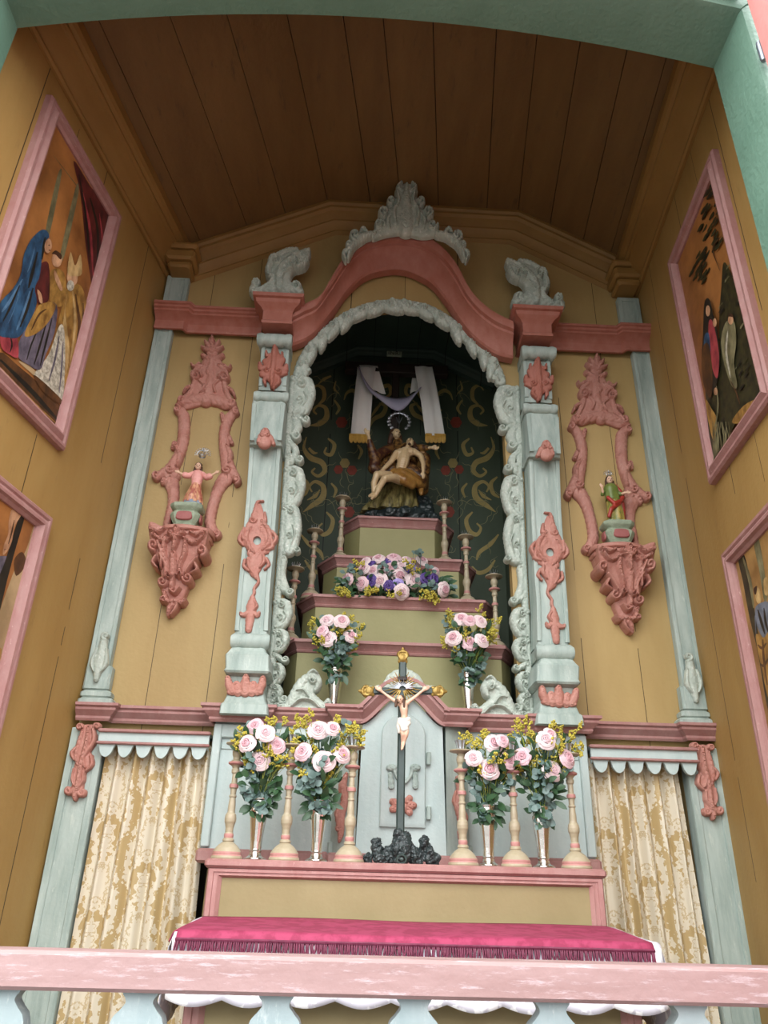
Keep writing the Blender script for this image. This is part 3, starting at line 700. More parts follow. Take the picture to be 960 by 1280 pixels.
mb.build('tabernacle_front', M_blue, rer, smooth=30)
for s in (-1, 1):                                               # canted side of the tabernacle with its red drop
    mb = MB(); mb.prism([(s*.155+XM, -.165), (s*.24+XM, -.11), (s*.24+XM, 0), (s*.155+XM, 0)], 1.12, LZ+.02)
    mb.box(min(s*.215, s*.25)+XM, max(s*.215, s*.25)+XM, -.115, -.06, 1.15, 1.2, b=.006)
    mb.build('canted_side', M_blue2, rer, smooth=30)
rd = relief([S([(433, 968), (428, 985), (431, 1002), (425, 1020), (426, 1040), (424, 1052)], [5, 11, 9, 12, 8, 4], .014), S([(424, 1008), (420, 1018), (424, 1026)], [3, 5, 2], .012), S([(434, 985), (436, 998), (431, 1008)], [3, 6, 2], .012), S(spiral(423, 1035, 4, 1, 0, 1), [4, 3], .012)], -.15).build('red_side_carving', M_rose, rer)
mirror_obj(rd, rer)
# bottom pink strip
mb = MB()
for s in (-1, 1):
    x0, x1 = sorted((s*.69, s*.245)); mb.box(x0+XM, x1+XM, -.14, -.02, 1.12, 1.165, b=.008); 
    x0, x1 = sorted((s*.25, s*.10)); mb.box(x0+XM, x1+XM, -.215, -.1, 1.12, 1.16, b=.008)
mb.box(-.12+XM, .12+XM, -.2, -.1, 1.12, 1.15, b=.006)
mb.build('foot_strip', M_pink, rer, smooth=30)
# little tabernacle door
def tdoor(gx, gz, y0, y1, nm, m, par):
    a = at(474, 1033, -.18); b = at(532, 1033, -.18); c = at(502, 893, -.18); x0, x1 = a.x-gx, b.x+gx; xm = (x0+x1)/2; r = (x1-x0)/2
    zs = c.z-r*.95; P = [(x0, a.z-gz)]+[(xm-r*math.cos(PI*i/20), zs+(r*.95+gz)*math.sin(PI*i/20)) for i in range(21)]+[(x1, a.z-gz)]
    mb = MB(); mb.loft([[(x, y1, z) for x, z in P], [(x, y0, z) for x, z in P], [(xm+(x-xm)*.95, y0-.006, zs+(z-zs)*.96) for x, z in P]])
    return mb.build(nm, m, par, smooth=30)
td = tdoor(0, 0, -.178, -.164, 'tabernacle_door', M_blue, rer)
relief([S(spiral(503, 1008, 3, 1, 0, 1), [6, 4], .014)]+[S([(503+9*math.cos(a), 1007+7*math.sin(a)), (503+14*math.cos(a), 1007+11*math.sin(a))], [9, 8], .011) for a in np.arange(0, 6.2, 6.28/7)], -.184).build('rosette', M_rose, td)
relief([S([(488, 968), (489, 983)], [6, 7], .008), S([(519, 968), (519, 983)], [6, 7], .008), S([(486, 960), (492, 960)], [8, 8], .011), S([(516, 960), (522, 960)], [8, 8], .011),
        S([(492, 960), (496, 972), (504, 979), (512, 972), (516, 960)], [5, 4, 5, 4, 5], .008)], -.184).build('drapery_carving', M_blue2, td)
for z in (1.27, 1.45):
    mb = MB(); mb.box(.085+XM, .1+XM, -.186, -.164, z, z+.045, b=.003); mb.build('hinge', M_blue2, td)
# scalloped grey shell above the arched run, behind the crucifix
sh = relief([S([(470, 862), (482, 862), (490, 850), (503, 845), (518, 850), (526, 862), (540, 862)], [8, 13, 14, 16, 14, 13, 8], .018), S(spiral(464, 864, 5, 1.1, PI/2, 1), [6, 4], .016), S(spiral(544, 866, 5, 1.1, PI/2, -1), [6, 4], .016), S([(504, 872), (504, 838)], [22, 10], .02)], -.19).build('shell_carving', M_carve, None)
tag(sh, 'small grey scroll carving on top of the tabernacle arch behind the crucifix', 'carving')
sh2 = None

# valances and curtains
def mk_valance(s, label):
    t = thing('valance', label, 'valance', (s*.89+XM, -.09, 1.5))
    x0, x1 = (-1.085, -.69); mir = (lambda x: x) if s < 0 else (lambda x: 2*XM-x)
    z1 = 1.548; za = 1.485; n = 6
    out = [(x0, z1), (x0, za)]
    out = [(x0, z1)]
    for i in range(n):
        a = x0+(x1-x0)*i/n; b = x0+(x1-x0)*(i+1)/n; c = (a+b)/2; w = (b-a)
        out += [(a+w*.0, za-.015), (a+w*.06, za-.024), (a+w*.16, za-.028), (a+w*.3, za-.024), (a+w*.36, za-.01)] if False else [(c-w*.5+w*q, za-.030*math.sin(PI*(q-.13)/.74)**.55 if .13 < q < .87 else za+.014*math.cos(PI/2*min(q, 1-q)/.13)) for q in np.linspace(0, 1, 25)[:-1]]
    out += [(x1, za), (x1, z1)]
    P = [(mir(x), z) for x, z in out]
    mb = MB(); tr = tessellate_polygon([[Vector((x, z, 0)) for x, z in P]]); k = len(P)
    mb.add([(x, -.1, z) for x, z in P]+[(x, -.085, z) for x, z in P], [tuple(q) for q in tr]+[tuple(k+i for i in q) for q in tr]+[(i, (i+1) % k, k+(i+1) % k, k+i) for i in range(k)])
    mb.build('scalloped_board', M_blue, t, smooth=0)
    for z, h in ((1.54, .012), (1.498, .01)):
        a, b = sorted((mir(x0-.005), mir(x1+.005))); mb = MB(); mb.box(a, b, -.112, -.095, z, z+h, b=.003); mb.build('pink_strip', M_pink, t, smooth=30)
    a, b = sorted((mir(x0), mir(x1))); mb = MB(); mb.box(a, b, -.085, 0, 1.535, 1.55); mb.build('top_board', M_blue2, t, smooth=0)
    return t
mk_valance(-1, 'pale blue scalloped valance with pink strips above the straight-hanging curtain')
mk_valance(1, 'pale blue scalloped valance with pink strips above the curtain that slants to one side')
def mk_curtain(xt0, xt1, xb0, xb1, seed, label):
    rng = random.Random(seed); nu, nv = 120, 40; z1, z0 = 1.51, .02; vs = []; uv = []
    ph = [rng.uniform(0, 6) for _ in range(4)]
    for j in range(nv+1):
        t = j/nv; z = z1+(z0-z1)*t
        for i in range(nu+1):
            q = i/nu; x = (xt0+(xt1-xt0)*q)*(1-t)+(xb0+(xb1-xb0)*q)*t
            A = .017*(1-.55*t)+.004
            y = -.045+A*math.sin(2*PI*6*q+ph[0]+.5*math.sin(3*q+2*t+ph[1]))+.012*math.sin(2*PI*2.3*q+ph[2]+t)*t+.004*math.sin(2*PI*13*q+ph[3]+2*t)
            vs.append((x+.006*math.sin(2*PI*6*q+1)*t, y, z)); uv.append((q*.54+.02, z))
    N = len(vs); fs = [(j*(nu+1)+i, j*(nu+1)+i+1, (j+1)*(nu+1)+i+1, (j+1)*(nu+1)+i) for j in range(nv) for i in range(nu)]
    mb = MB(); mb.add(vs, fs)
    o = mb.build('curtain', M_curtain, None, smooth=180, loc=((xt0+xt1)/2, -.045, z0), uv=uv)
    return tag(o, label, 'curtain')
mk_curtain(-1.062, -.685, -1.085, -.655, 2, 'beige damask curtain hanging straight below the shrine of the crowned saint in rose')
mk_curtain(.70, 1.045, .70, 1.085, 9, 'beige damask curtain slanting outward below the shrine of the saint in green')

# ================================================================== RETABLE, upper stage
# entablature: straight runs, projecting blocks over the columns, ogee arch between them
ent = thing('entablature', 'coral red entablature with an ogee arch rising over the dark niche', 'entablature', (XM, -.06, 3.42))
EZ0, EZ1 = 3.425, 3.54
PE = [(0, 0), (.012, 0), (.016, .010), (.008, .016), (.010, .048), (.024, .062), (.044, .070), (.054, .074), (.054, .084), (.064, .088), (.064, .100), (.074, .103), (.074, .115), (0, .115)]
for s in (-1, 1):
    P = [(s*1.199, -.05), (s*1.075, -.05), (s*1.06, -.025), (s*.70, -.025)]
    mb = sweep([(x+XM*(abs(x) < 1.1), y, EZ0) for x, y in P], PE, -1 if s < 0 else 1, (0, 0, 1)); mb.build('straight_run', M_red, ent, smooth=30)
PBk = [(0, 0), (.006, .0), (.008, .012), (.003, .02), (.004, .07), (.014, .085), (.03, .094), (.036, .1), (.04, .118), (.052, .122), (.055, .14), (0, .14)]
def block(s):
    x0, x1 = sorted((s*.545+XM, s*.675+XM)); zb = 3.395
    mb = sweep([(x0, 0, zb), (x0, -.165, zb), (x1, -.165, zb), (x1, 0, zb)], PBk, -1, (0, 0, 1))
    mb.box(x0, x1, -.165, 0, zb, zb+.139)
    return mb.build('column_block', M_red, ent, smooth=30)
block(-1); block(1)
TOP = [(366, 392), (384, 381), (401, 372), (416, 347), (431, 323), (450, 304), (476, 295), (502, 293), (529, 297), (551, 310), (570, 332), (585, 361), (600, 379), (618, 393), (640, 404)]
BOT = [(356, 422), (372, 417), (390, 407), (416, 377), (435, 351), (457, 332), (480, 325), (498, 323.5), (515, 327), (540, 340), (559, 362), (577, 389), (596, 411), (622, 430), (645, 436)]
YE = -.13; t_ = catmull(TOP, 6); b_ = catmull(BOT, 6)
rows = []
PR = [(0, 0), (0, .3), (.06, .38), (.16, .42), (.30, .50), (.46, .62), (.56, .80), (.64, .82), (.68, .95), (.78, 1.0), (.94, 1.0), (1, .92), (1, 0)]
for T, B in zip(t_, b_):
    a = at(*T, YE); b = at(*B, YE)
    rows.append([(b.x+(a.x-b.x)*f, -.015-.14*o, b.z+(a.z-b.z)*f) for f, o in PR])
mb = MB(); mb.loft(rows); mb.build('ogee_arch', M_red, ent, smooth=30)

# columns: stacked consoles with carved drops
def col_rows(secs, inset=0, fr=1.0):
    R = []
    for py, l, r, y in secs:
        a = at(l, py, y); b = at(r, py, y); e = min(.012, (b.x-a.x)*.14)
        z = (a.z+b.z)/2
        R.append([(a.x, 0, z), (a.x, y+e, z), (a.x+e*.4, y+e*.2, z), (a.x+e, y, z), (b.x-e, y, z), (b.x-e*.4, y+e*.2, z), (b.x, y+e, z), (b.x, 0, z)])
    return R
colt = thing('column', 'blue grey column with pink leaf drops, next to the crowned saint in rose', 'column', (-.59, -.1, 1.65))
def cpart(nm, secs, m=None):
    mb = MB(); mb.loft(col_rows(secs)); return mb.build(nm, m or M_blue2, colt, smooth=30)
def roll(nm, py, l, r, y, rpx, bulge=0):
    a = at(l, py, y); b = at(r, py, y); k = pxs(l, py, y); mb = MB(); n = 14; rows = []
    for i in range(n+1):
        t = i/n; x = a.x+(b.x-a.x)*t; e = abs(2*t-1); rr = rpx*k*(1-.25*math.exp(-((e-.62)/.08)**2)+bulge*(1-e*e)+(.12 if .7 < e < .97 else 0)-(.25 if e > .985 else 0))
        rows.append([(x, y+rr*.9+rr*math.cos(2*PI*j/14), a.z+rr*math.sin(2*PI*j/14)) for j in range(14)])
    mb.loft(rows); mb.box(a.x+.008, b.x-.008, y+rpx*k*.8, 0, a.z-rpx*k*.75, a.z+rpx*k*.75)
    return mb.build(nm, M_blue2, colt, smooth=40)
roll('capital_scroll', 420, 321, 365, -.15, 9)
cpart('upper_shaft', [(488, 322, 359, -.10), (427, 327, 362, -.10)])
roll('shaft_scroll', 492, 317, 361, -.14, 7)
cpart('middle_shaft', [(556, 311, 353, -.135), (548, 312, 352, -.15), (530, 314, 354, -.145), (502, 315, 357, -.12), (495, 316, 358, -.12)])
cpart('long_shaft', [(793, 293, 335, -.125), (740, 297, 337, -.12), (700, 301, 341, -.112), (620, 308, 347, -.10), (554, 312, 351, -.105)])
roll('cushion', 799, 288, 337, -.165, 10, .1)
cpart('pedestal_block', [(846, 286, 331, -.15), (841, 281, 336, -.175), (838, 279, 338, -.18), (835, 281, 337, -.175), (818, 281, 337, -.175), (814, 285, 333, -.165), (809, 289, 332, -.15)])
cpart('pedestal_neck', [(872, 283, 332, -.15), (866, 285, 329, -.14), (858, 287, 329, -.14), (845, 285, 331, -.15)])
cpart('pedestal_base', [(892, 273, 335, -.185), (880, 275, 335, -.18), (877, 279, 332, -.17), (868, 283, 331, -.155), (864, 284, 330, -.15)])
for u0, u1 in ((.0, .14), (.86, 1.0)):                            # raised edge fillets down the shafts
    for secs in ([(482, 323, 358, -.105), (432, 327, 362, -.105)], [(550, 312, 352, -.155), (504, 315, 357, -.13)], [(788, 293, 335, -.13), (740, 297, 337, -.125), (700, 301, 341, -.118), (620, 308, 347, -.106), (558, 312, 351, -.11)]):
        mb = MB(); mb.loft(col_rows([(py, l+(r-l)*u0, l+(r-l)*u1, y) for py, l, r, y in secs])); mb.build('edge_fillet', M_blue2, colt, smooth=30)
def ell0(cx, cy, rx, ry): return [(cx+rx*math.cos(2*PI*i/10), cy+ry*math.sin(2*PI*i/10)) for i in range(10)]
UDP = [([(344, 428), (350, 444), (357, 450), (354, 460), (360, 468), (348, 474), (342, 489), (335, 477), (324, 470), (330, 460), (328, 452), (337, 446)], .012, .02)]
relief([S([(344, 430), (343, 450), (341, 468), (340, 486)], [4, 9, 9, 4], .022), S([(340, 457), (327, 462), (325, 456)], [10, 7, 5], .012), S([(344, 459), (356, 464), (358, 458)], [10, 7, 5], .012),
        S([(337, 470), (331, 476), (332, 482)], [6, 5, 3], .012), S([(346, 472), (349, 478), (344, 484)], [6, 5, 3], .012), S([(341, 445), (334, 446), (333, 441)], [6, 5, 3], .012), S([(346, 446), (352, 449), (353, 443)], [6, 5, 3], .012),
        S(spiral(334, 465, 4, 1.1, 0, 1), [4, 2.5], .02), S(spiral(349, 467, 4, 1.1, PI, -1), [4, 2.5], .02)], -.107, UDP).build('upper_leaf_drop', M_red, colt)
relief([S([(332, 540), (331, 548), (331, 554)], [10, 14, 18], .016), S([(326, 546), (323, 554)], [6, 5], .014), S([(338, 547), (342, 556)], [6, 5], .014), S(spiral(328, 546, 3, 1, 0, 1), [3.5, 2], .02), S(spiral(335, 546, 3, 1, PI, -1), [3.5, 2], .02)], -.158).build('small_leaf_drop', M_rose, colt)
DL = [S([(329, 625), (322, 626), (320, 634), (319, 642)], [2.5, 4, 6, 9], .012), S([(320, 640), (317, 652), (313, 662)], [10, 14, 16], .014),
      S([(313, 662), (307, 672), (309, 680), (315, 688)], [10, 9, 8, 8], .014), S([(325, 660), (333, 670), (333, 680), (325, 688)], [8, 9, 9, 8], .014), S([(312, 690), (318, 698), (325, 690)], [8, 9, 8], .014),
      S([(305, 660), (304, 672), (309, 676)], [4, 6, 3], .018), S([(339, 672), (340, 684), (333, 688)], [4, 6, 3], .018), S([(331, 640), (331, 650), (327, 656)], [3, 6, 4], .014), S(spiral(316, 650, 4.5, 1.2, 0, 1), [3.5, 2.5], .02),
      S([(319, 694), (316, 706), (318, 716), (321, 722)], [15, 14, 11, 6], .014), S([(329, 694), (330, 702), (325, 710)], [4, 6, 3], .018), S([(310, 698), (311, 708), (315, 716)], [4, 5, 3], .016),
      S([(321, 718), (323, 728), (318, 736), (318, 742), (315, 748)], [5, 4, 4, 4, 4], .012),
      S([(316, 746), (315, 758), (313, 772), (311, 788)], [5, 13, 11, 8], .014), S([(313, 766), (304, 770), (301, 767)], [8, 6, 4], .014), S([(315, 766), (322, 770), (324, 767)], [8, 6, 4], .014), S([(318, 752), (321, 758), (318, 764)], [4, 5, 3], .016)]
DLP = [([(325, 628), (330, 642), (331, 652), (337, 662), (341, 676), (337, 690), (330, 694), (329, 706), (324, 716), (320, 720), (314, 712), (312, 700), (312, 690), (305, 680), (303, 666), (309, 658), (314, 648), (318, 636)], .010, .02)]
DL += [S([(327, 650), (336, 664), (336, 678), (328, 688)], [5, 7, 7, 4], .02), S([(314, 660), (308, 670), (312, 684), (318, 692)], [5, 7, 6, 4], .02), S([(340, 664), (345, 672), (341, 682)], [4, 6, 3], .016), S([(303, 664), (299, 674), (304, 682)], [4, 6, 3], .016), S([(333, 698), (336, 706), (331, 712)], [4, 5, 3], .014), S([(306, 700), (305, 708), (311, 714)], [4, 5, 3], .014)]
zA = at(310, 793, -.12).z; zB = at(328, 620, -.1).z
relief(DL, -.120, DLP, [ell0(321.5, 676, 5, 5.6)], lean=lambda z: (z-zA)/(zB-zA)*.022).build('long_leaf_drop', M_rose, colt)
relief([S([(285, 848), (287, 858), (291, 866)], [7, 10, 8], .014), S([(329, 848), (327, 858), (322, 866)], [7, 10, 8], .014), S([(308, 846), (307, 856), (307, 866)], [7, 12, 12], .016), S([(296, 856), (298, 866)], [10, 11], .012), S([(317, 856), (315, 866)], [10, 11], .012), S([(287, 866), (326, 866)], [7, 7], .012)], -.152).build('acanthus_band', M_rose, colt)
colr = mirror_thing(colt, 'blue grey column with pink leaf drops, next to the saint in green')

# carved grey frame of the niche: sides, arch garland, foot volutes
NS = [S([(366, 474), (364, 520), (361, 560), (358, 600), (355, 650), (351, 700), (347, 750), (343, 800), (339, 850), (337, 884)], [8, 8, 7, 8, 8, 8, 8, 8, 8, 8], .014, False)]
def lobe(x0, x1, y0, y1, h=.024):
    cx = (x0+x1)/2; w = x1-x0
    return [S([(x0+3, y0+4), (cx+w*.1, y0+5), (x1-w*.22, (y0*.65+y1*.35)), (x1-w*.25, (y0*.45+y1*.55)), (cx, y1-6), (x0+3, y1-2)], [9, w*.5, w*.45, w*.42, w*.45, 6], h),
            S([(x0+w*.3, y0+10), (x0+w*.35, (y0+y1)/2), (x0+w*.25, y1-6)], [w*.5, w*.62, w*.35], h*.85),
            S(spiral(x0+w*.42, y0+w*.34, w*.2, 1.3, -PI/2, 1), [w*.15, w*.1], h*1.25), S(spiral(x0+w*.34, y0+(y1-y0)*.62, w*.17, 1.2, PI/2, -1), [w*.13, w*.09], h*1.2),
            S([(x0+w*.55, y0+(y1-y0)*.42), (x0+w*.68, y0+(y1-y0)*.6), (x0+w*.5, y0+(y1-y0)*.8)], [2.5, 4, 2], h*1.2)]
for a in ((364, 394, 474, 522), (355, 382, 586, 636), (353, 377, 634, 696), (342, 366, 751, 788), (341, 362, 788, 818), (338, 357, 830, 858), (337, 354, 856, 880)): NS += lobe(*a)
for x, y, r in ((383, 528, 5), (371, 548, 5.5), (375, 577, 5), (372, 690, 4), (363, 742, 5), (357, 826, 4.5), (355, 876, 6), (346, 884, 5)):
    NS += [S(spiral(x, y, r, 1.3, PI, -1), [r*.9, r*.6], .026), S([(x-14, y-6), (x-7, y-2), (x-1, y+r*.6)], [7, 7, 4], .02)]
NS += [S([(367, 525), (372, 536), (366, 548)], [9, 12, 9], .02), S([(362, 555), (370, 566), (364, 580)], [8, 9, 8], .018), S([(355, 700), (353, 720), (356, 738)], [9, 8, 12], .018), S([(362, 512), (360, 540), (358, 575)], [5, 5, 5], .014)]
nf = relief(NS, -.002, base=.012, rough=.0025).build('niche_carving', M_carve, None, smooth=50)
tag(nf, 'tall grey white carving edging the niche on the crowned saint side', 'carving', 'scrolled carvings edging the niche')
nf2 = mirror_obj(nf); nf2['label'] = 'tall grey white carving edging the niche on the green saint side'
OA = [(367, 473), (371, 458), (382, 437), (396, 420), (412, 407), (430, 394), (450, 385), (472, 379), (497, 377), (520, 380), (541, 386), (564, 400), (585, 418), (604, 436), (619, 452), (627, 466), (631, 479)]
q = catmull(OA, 4); cen = np.array([497., 480.]); AS = []
inn = [np.array(p)+(cen-np.array(p))/np.linalg.norm(cen-np.array(p))*6 for p in q]
AS.append(S([tuple(p) for p in inn], [12, 13, 14, 15, 14, 13, 12], .02, False))
for i, (p, rr) in enumerate(zip(inn[3:-3:4], [15, 11, 18, 13, 19, 12, 15, 18, 12, 17, 13, 18, 12, 15, 17])):
    d = (cen-p)/np.linalg.norm(cen-p); tg = np.array([-d[1], d[0]])*(1 if i < 7 else -1)
    AS += [S([tuple(p-tg*13), tuple(p-tg*4+d*4), tuple(p+tg*5+d*rr*.42), tuple(p+tg*11+d*rr*.55)], [8, 13, 10, 4], .026), S(spiral(*(p+d*1.5-tg*3), 4.2, 1.3, i, 1 if i % 2 else -1), [3.2, 2.2], .034), S([tuple(p+tg*10+d*1), tuple(p+tg*17-d*1)], [6, 3], .028)]
AS += [S([(372, 466), (380, 468), (387, 465)], [9, 8, 5], .02), S([(627, 474), (618, 475), (612, 472)], [9, 8, 5], .02), S([(490, 379), (497, 389), (505, 380)], [9, 12, 9], .026)]
ac = relief(AS, -.002, base=.012, rough=.0025).build('arch_carving', M_carve, None, smooth=50)
tag(ac, 'scalloped grey green carved garland round the arched top of the niche', 'carving')
FV = [S([(352, 886), (370, 888), (395, 889), (412, 888)], [9, 10, 10, 7], .03), S([(362, 886), (370, 872), (377, 858), (388, 847), (393, 852)], [12, 16, 14, 9, 6], .03), S([(393, 852), (397, 860), (394, 866)], [7, 9, 5], .03), S([(387, 852), (386, 846), (392, 841), (397, 844)], [5, 5, 5, 3], .03),
      S([(378, 862), (386, 872), (398, 882), (410, 888)], [14, 14, 12, 7], .028), S([(366, 886), (376, 878), (390, 879), (400, 888)], [5, 5, 5, 5], .045), S([(405, 884), (411, 878), (413, 886)], [6, 6, 5], .03), S(spiral(391, 854, 4, 1.2, 0, 1), [4, 3], .04), S([(372, 866), (380, 866), (386, 874)], [4, 5, 3], .04)]
fv = relief(FV, -.055, [([(356, 892), (365, 878), (373, 864), (377, 855), (387, 850), (387, 843), (394, 839), (400, 846), (403, 855), (399, 862), (395, 868), (394, 877), (400, 883), (410, 884), (416, 891)], .02, .03)], base=.02).build('foot_volute', M_carve, None, smooth=50)
tag(fv, 'grey scroll volute on the pink ledge at the niche foot, crowned saint side', 'carving', 'volutes at the foot of the niche')
fv2 = mirror_obj(fv); fv2['label'] = 'grey scroll volute on the pink ledge at the niche foot, green saint side'

# crest over the ogee arch, flame finials over the blocks
CRP = [([(508, 233), (516, 236), (522, 243), (520, 250), (528, 255), (523, 262), (534, 268), (530, 278), (541, 284), (549, 295), (528, 300), (503, 295), (480, 298), (465, 302), (470, 284), (483, 278), (480, 268), (488, 262), (488, 254), (495, 250), (493, 243), (500, 236)], .022, .05)]
CR = [S([(507, 292), (508, 268), (507, 250), (508, 238)], [20, 16, 12, 6], .036), S([(503, 246), (497, 240), (502, 234)], [4, 5, 3], .034), S([(512, 246), (519, 240), (514, 234)], [4, 5, 3], .034)]
for sgn, c0 in ((-1, 506), (1, 508)):
    X = lambda x: c0+sgn*x
    CR += [S(spiral(X(26), 272, 6.5, 1.4, PI/2, -sgn), [5, 3.5], .04), S(spiral(X(17), 258, 5, 1.3, PI/2, -sgn), [4, 3], .036), S(spiral(X(32), 288, 6, 1.3, 0, sgn), [5, 3.5], .04), S([(X(12), 288), (X(14), 272), (X(8), 258), (X(10), 246)], [6, 7, 6, 4], .04), S([(X(20), 292), (X(22), 282), (X(17), 274)], [6, 7, 4], .036),
           S([(X(38), 297), (X(48), 299), (X(57), 303), (X(66), 312), (X(71), 327)], [8, 9, 12, 9, 4], .03), S(spiral(X(62), 301, 6.5, 1.4, PI/2, -sgn), [5, 3.5], .038), S(spiral(X(70), 312, 5, 1.2, PI/2, sgn), [5, 3.5], .032), S([(X(46), 298), (X(52), 291), (X(56), 296)], [5, 6, 3], .03), S([(X(66), 316), (X(76), 320), (X(74), 330)], [5, 6, 3], .026)]
cr = relief(CR, -.165, CRP, base=.015, rough=.0025).build('crest_carving', M_carve, None, smooth=50)
tag(cr, 'grey rocaille crest standing on the top of the coral red ogee arch', 'carving')
FN = [S([(318, 372), (335, 370), (355, 369), (374, 372)], [9, 13, 13, 9], .032), S([(350, 370), (350, 356), (353, 344), (362, 334), (374, 325)], [14, 13, 13, 10, 6], .04), S([(372, 326), (381, 322), (387, 320)], [10, 7, 4], .028), S(spiral(322, 362, 5, 1.2, PI/2, 1), [6, 4], .036), S(spiral(370, 366, 6, 1.2, PI/2, -1), [6, 4], .036),
      S(spiral(346, 336, 8, 1.3, PI, 1), [6, 4], .042), S(spiral(368, 338, 7, 1.3, 0, -1), [5, 4], .042), S([(340, 356), (336, 346), (340, 336), (348, 328), (360, 322), (372, 321)], [6, 8, 8, 8, 7, 5], .036), S([(378, 330), (384, 330), (380, 338), (372, 342)], [5, 6, 6, 4], .034), S([(352, 362), (356, 350), (366, 344)], [5, 6, 4], .042), S([(330, 368), (340, 362), (342, 352)], [6, 8, 5], .036)]
FNP = [([(316, 373), (317, 359), (324, 364), (332, 366), (338, 353), (340, 340), (345, 329), (352, 323), (361, 321), (372, 322), (380, 319), (389, 320), (386, 329), (382, 337), (374, 342), (368, 345), (364, 351), (364, 358), (369, 360), (374, 358), (378, 364), (375, 375)], .026, .05)]
fn = relief(FN, -.10, FNP, base=.03, rough=.0025).build('finial_carving', M_carve, None, smooth=50)
tag(fn, 'grey flame-shaped carving on the red block above the column on the crowned saint side', 'carving', 'flame carvings over the columns')
fn2 = mirror_obj(fn); fn2['label'] = 'grey flame-shaped carving on the red block above the column on the green-clad saint side'

# wall shrines: crest, two scrolled sides and bracket
shr = thing('wall_shrine', 'rose pink carved shrine frame and bracket around the crowned saint in rose', 'shrine', (-.93, -.03, 2.0))
SC = [S([(266, 446), (265, 436), (265, 428)], [14, 12, 8], .02)]
for a, l in ((-62, 15), (-32, 17), (0, 20), (32, 17), (62, 15)):
    r = math.radians(a); SC.append(S([(266, 444), (266+l*.55*math.sin(r), 444-l*.6*math.cos(r)), (266+l*math.sin(r), 444-l*math.cos(r))], [4, 7, 3], .026))
SC += [S([(254, 447), (262, 452), (270, 452), (279, 447)], [6, 7, 7, 6], .024), S([(266, 450), (265, 470), (262, 490), (258, 504)], [8, 12, 12, 16], .024), S([(226, 507), (242, 502), (258, 500), (276, 504), (291, 510)], [11, 15, 17, 15, 11], .024),
       S(spiral(246, 474, 7, 1.5, 0, -1), [5.5, 4], .034), S(spiral(281, 476, 7, 1.5, PI, 1), [5.5, 4], .034), S([(250, 458), (244, 462), (240, 458)], [6, 5, 3], .024), S([(280, 460), (286, 464), (289, 460)], [6, 5, 3], .024), S([(240, 486), (234, 488), (230, 494)], [6, 5, 3], .024), S([(286, 488), (291, 492), (294, 498)], [6, 5, 3], .024), S([(256, 460), (246, 466), (244, 480), (240, 492), (230, 502)], [7, 8, 7, 7, 7], .022), S([(274, 460), (282, 468), (281, 482), (284, 494), (290, 506)], [7, 8, 7, 7, 7], .022),
       S(spiral(229, 503, 5, 1.1, PI/2, 1), [5, 4], .028), S(spiral(290, 507, 5, 1.1, PI/2, -1), [5, 4], .028), S([(266, 458), (260, 468), (266, 478), (258, 490), (262, 500)], [5, 5, 5, 5, 5], .026), S([(252, 494), (256, 486), (250, 480)], [4, 5, 3], .026), S([(270, 494), (268, 486), (274, 480)], [4, 5, 3], .026)]
SCP = [([(258, 447), (274, 447), (280, 461), (285, 474), (281, 486), (285, 497), (292, 508), (283, 514), (270, 509), (258, 507), (246, 510), (232, 513), (225, 505), (236, 496), (242, 484), (240, 471), (250, 460)], .014, .03)]
relief(SC, 0, SCP, base=.01).build('crest', M_rose, shr)
LS = [S(spiral(222, 515, 5, 1.1, -PI/2, 1), [5, 4], .026), S([(224, 514), (230, 522), (230, 545), (226, 566), (218, 582), (212, 592)], [8, 10, 10, 9, 10, 13], .022), S([(212, 592), (204, 594), (197, 600)], [13, 9, 6], .024), S(spiral(197, 597, 5, 1.2, PI/2, 1), [5, 4], .028), S([(216, 594), (222, 598), (222, 590)], [9, 6, 4], .024), S([(220, 560), (226, 572), (222, 586)], [4, 6, 4], .028), S(spiral(214, 590, 6, 1.3, 0, 1), [4, 3], .03),
      S([(213, 600), (217, 615), (217, 630), (213, 645), (210, 660)], [14, 10, 9, 8, 8], .022), S([(219, 556), (217, 562)], [5, 4], .022), S([(232, 540), (234, 548)], [5, 4], .022), S([(208, 600), (204, 606)], [6, 4], .026)]
LS = [S(p, [w_*1.4 for w_ in wd] if len(p) < 12 else wd, h*1.05, m_) for p, wd, h, m_ in LS]
relief(LS, 0, base=.008).build('side_scroll', M_rose, shr)
RS = [S(spiral(296, 518, 4.5, 1.1, -PI/2, -1), [5, 4], .026), S([(294, 517), (287, 524), (281, 540), (281, 560), (284, 578), (287, 592)], [8, 9, 9, 9, 10, 13], .022), S([(287, 592), (293, 596), (297, 602)], [12, 9, 6], .024), S(spiral(296, 603, 5, 1.2, PI/2, -1), [5, 4], .028), S([(284, 560), (288, 570), (287, 582)], [4, 6, 4], .028), S(spiral(285, 590, 6, 1.3, PI, -1), [4, 3], .03),
      S([(284, 598), (276, 608), (270, 622), (265, 640), (263, 656), (268, 668)], [14, 11, 9, 9, 9, 9], .022), S(spiral(272, 670, 4.5, 1.2, PI/2, -1), [5, 4], .028), S([(286, 548), (290, 556)], [5, 4], .022), S([(278, 520), (280, 530)], [4, 4], .022)]
RS = [S(p, [w_*1.4 for w_ in wd] if len(p) < 12 else wd, h*1.05, m_) for p, wd, h, m_ in RS]
relief(RS, 0, base=.008).build('side_scroll', M_rose, shr)
bt = at(230, 668, 0); bb = at(213, 771, 0)
BR_P = [([(195, 668), (212, 673), (230, 676), (250, 677), (265, 675), (262, 690), (257, 700), (246, 712), (240, 728), (235, 744), (228, 756), (216, 762), (208, 758), (204, 742), (205, 726), (203, 712), (197, 700), (194, 686)], .012, .02)]
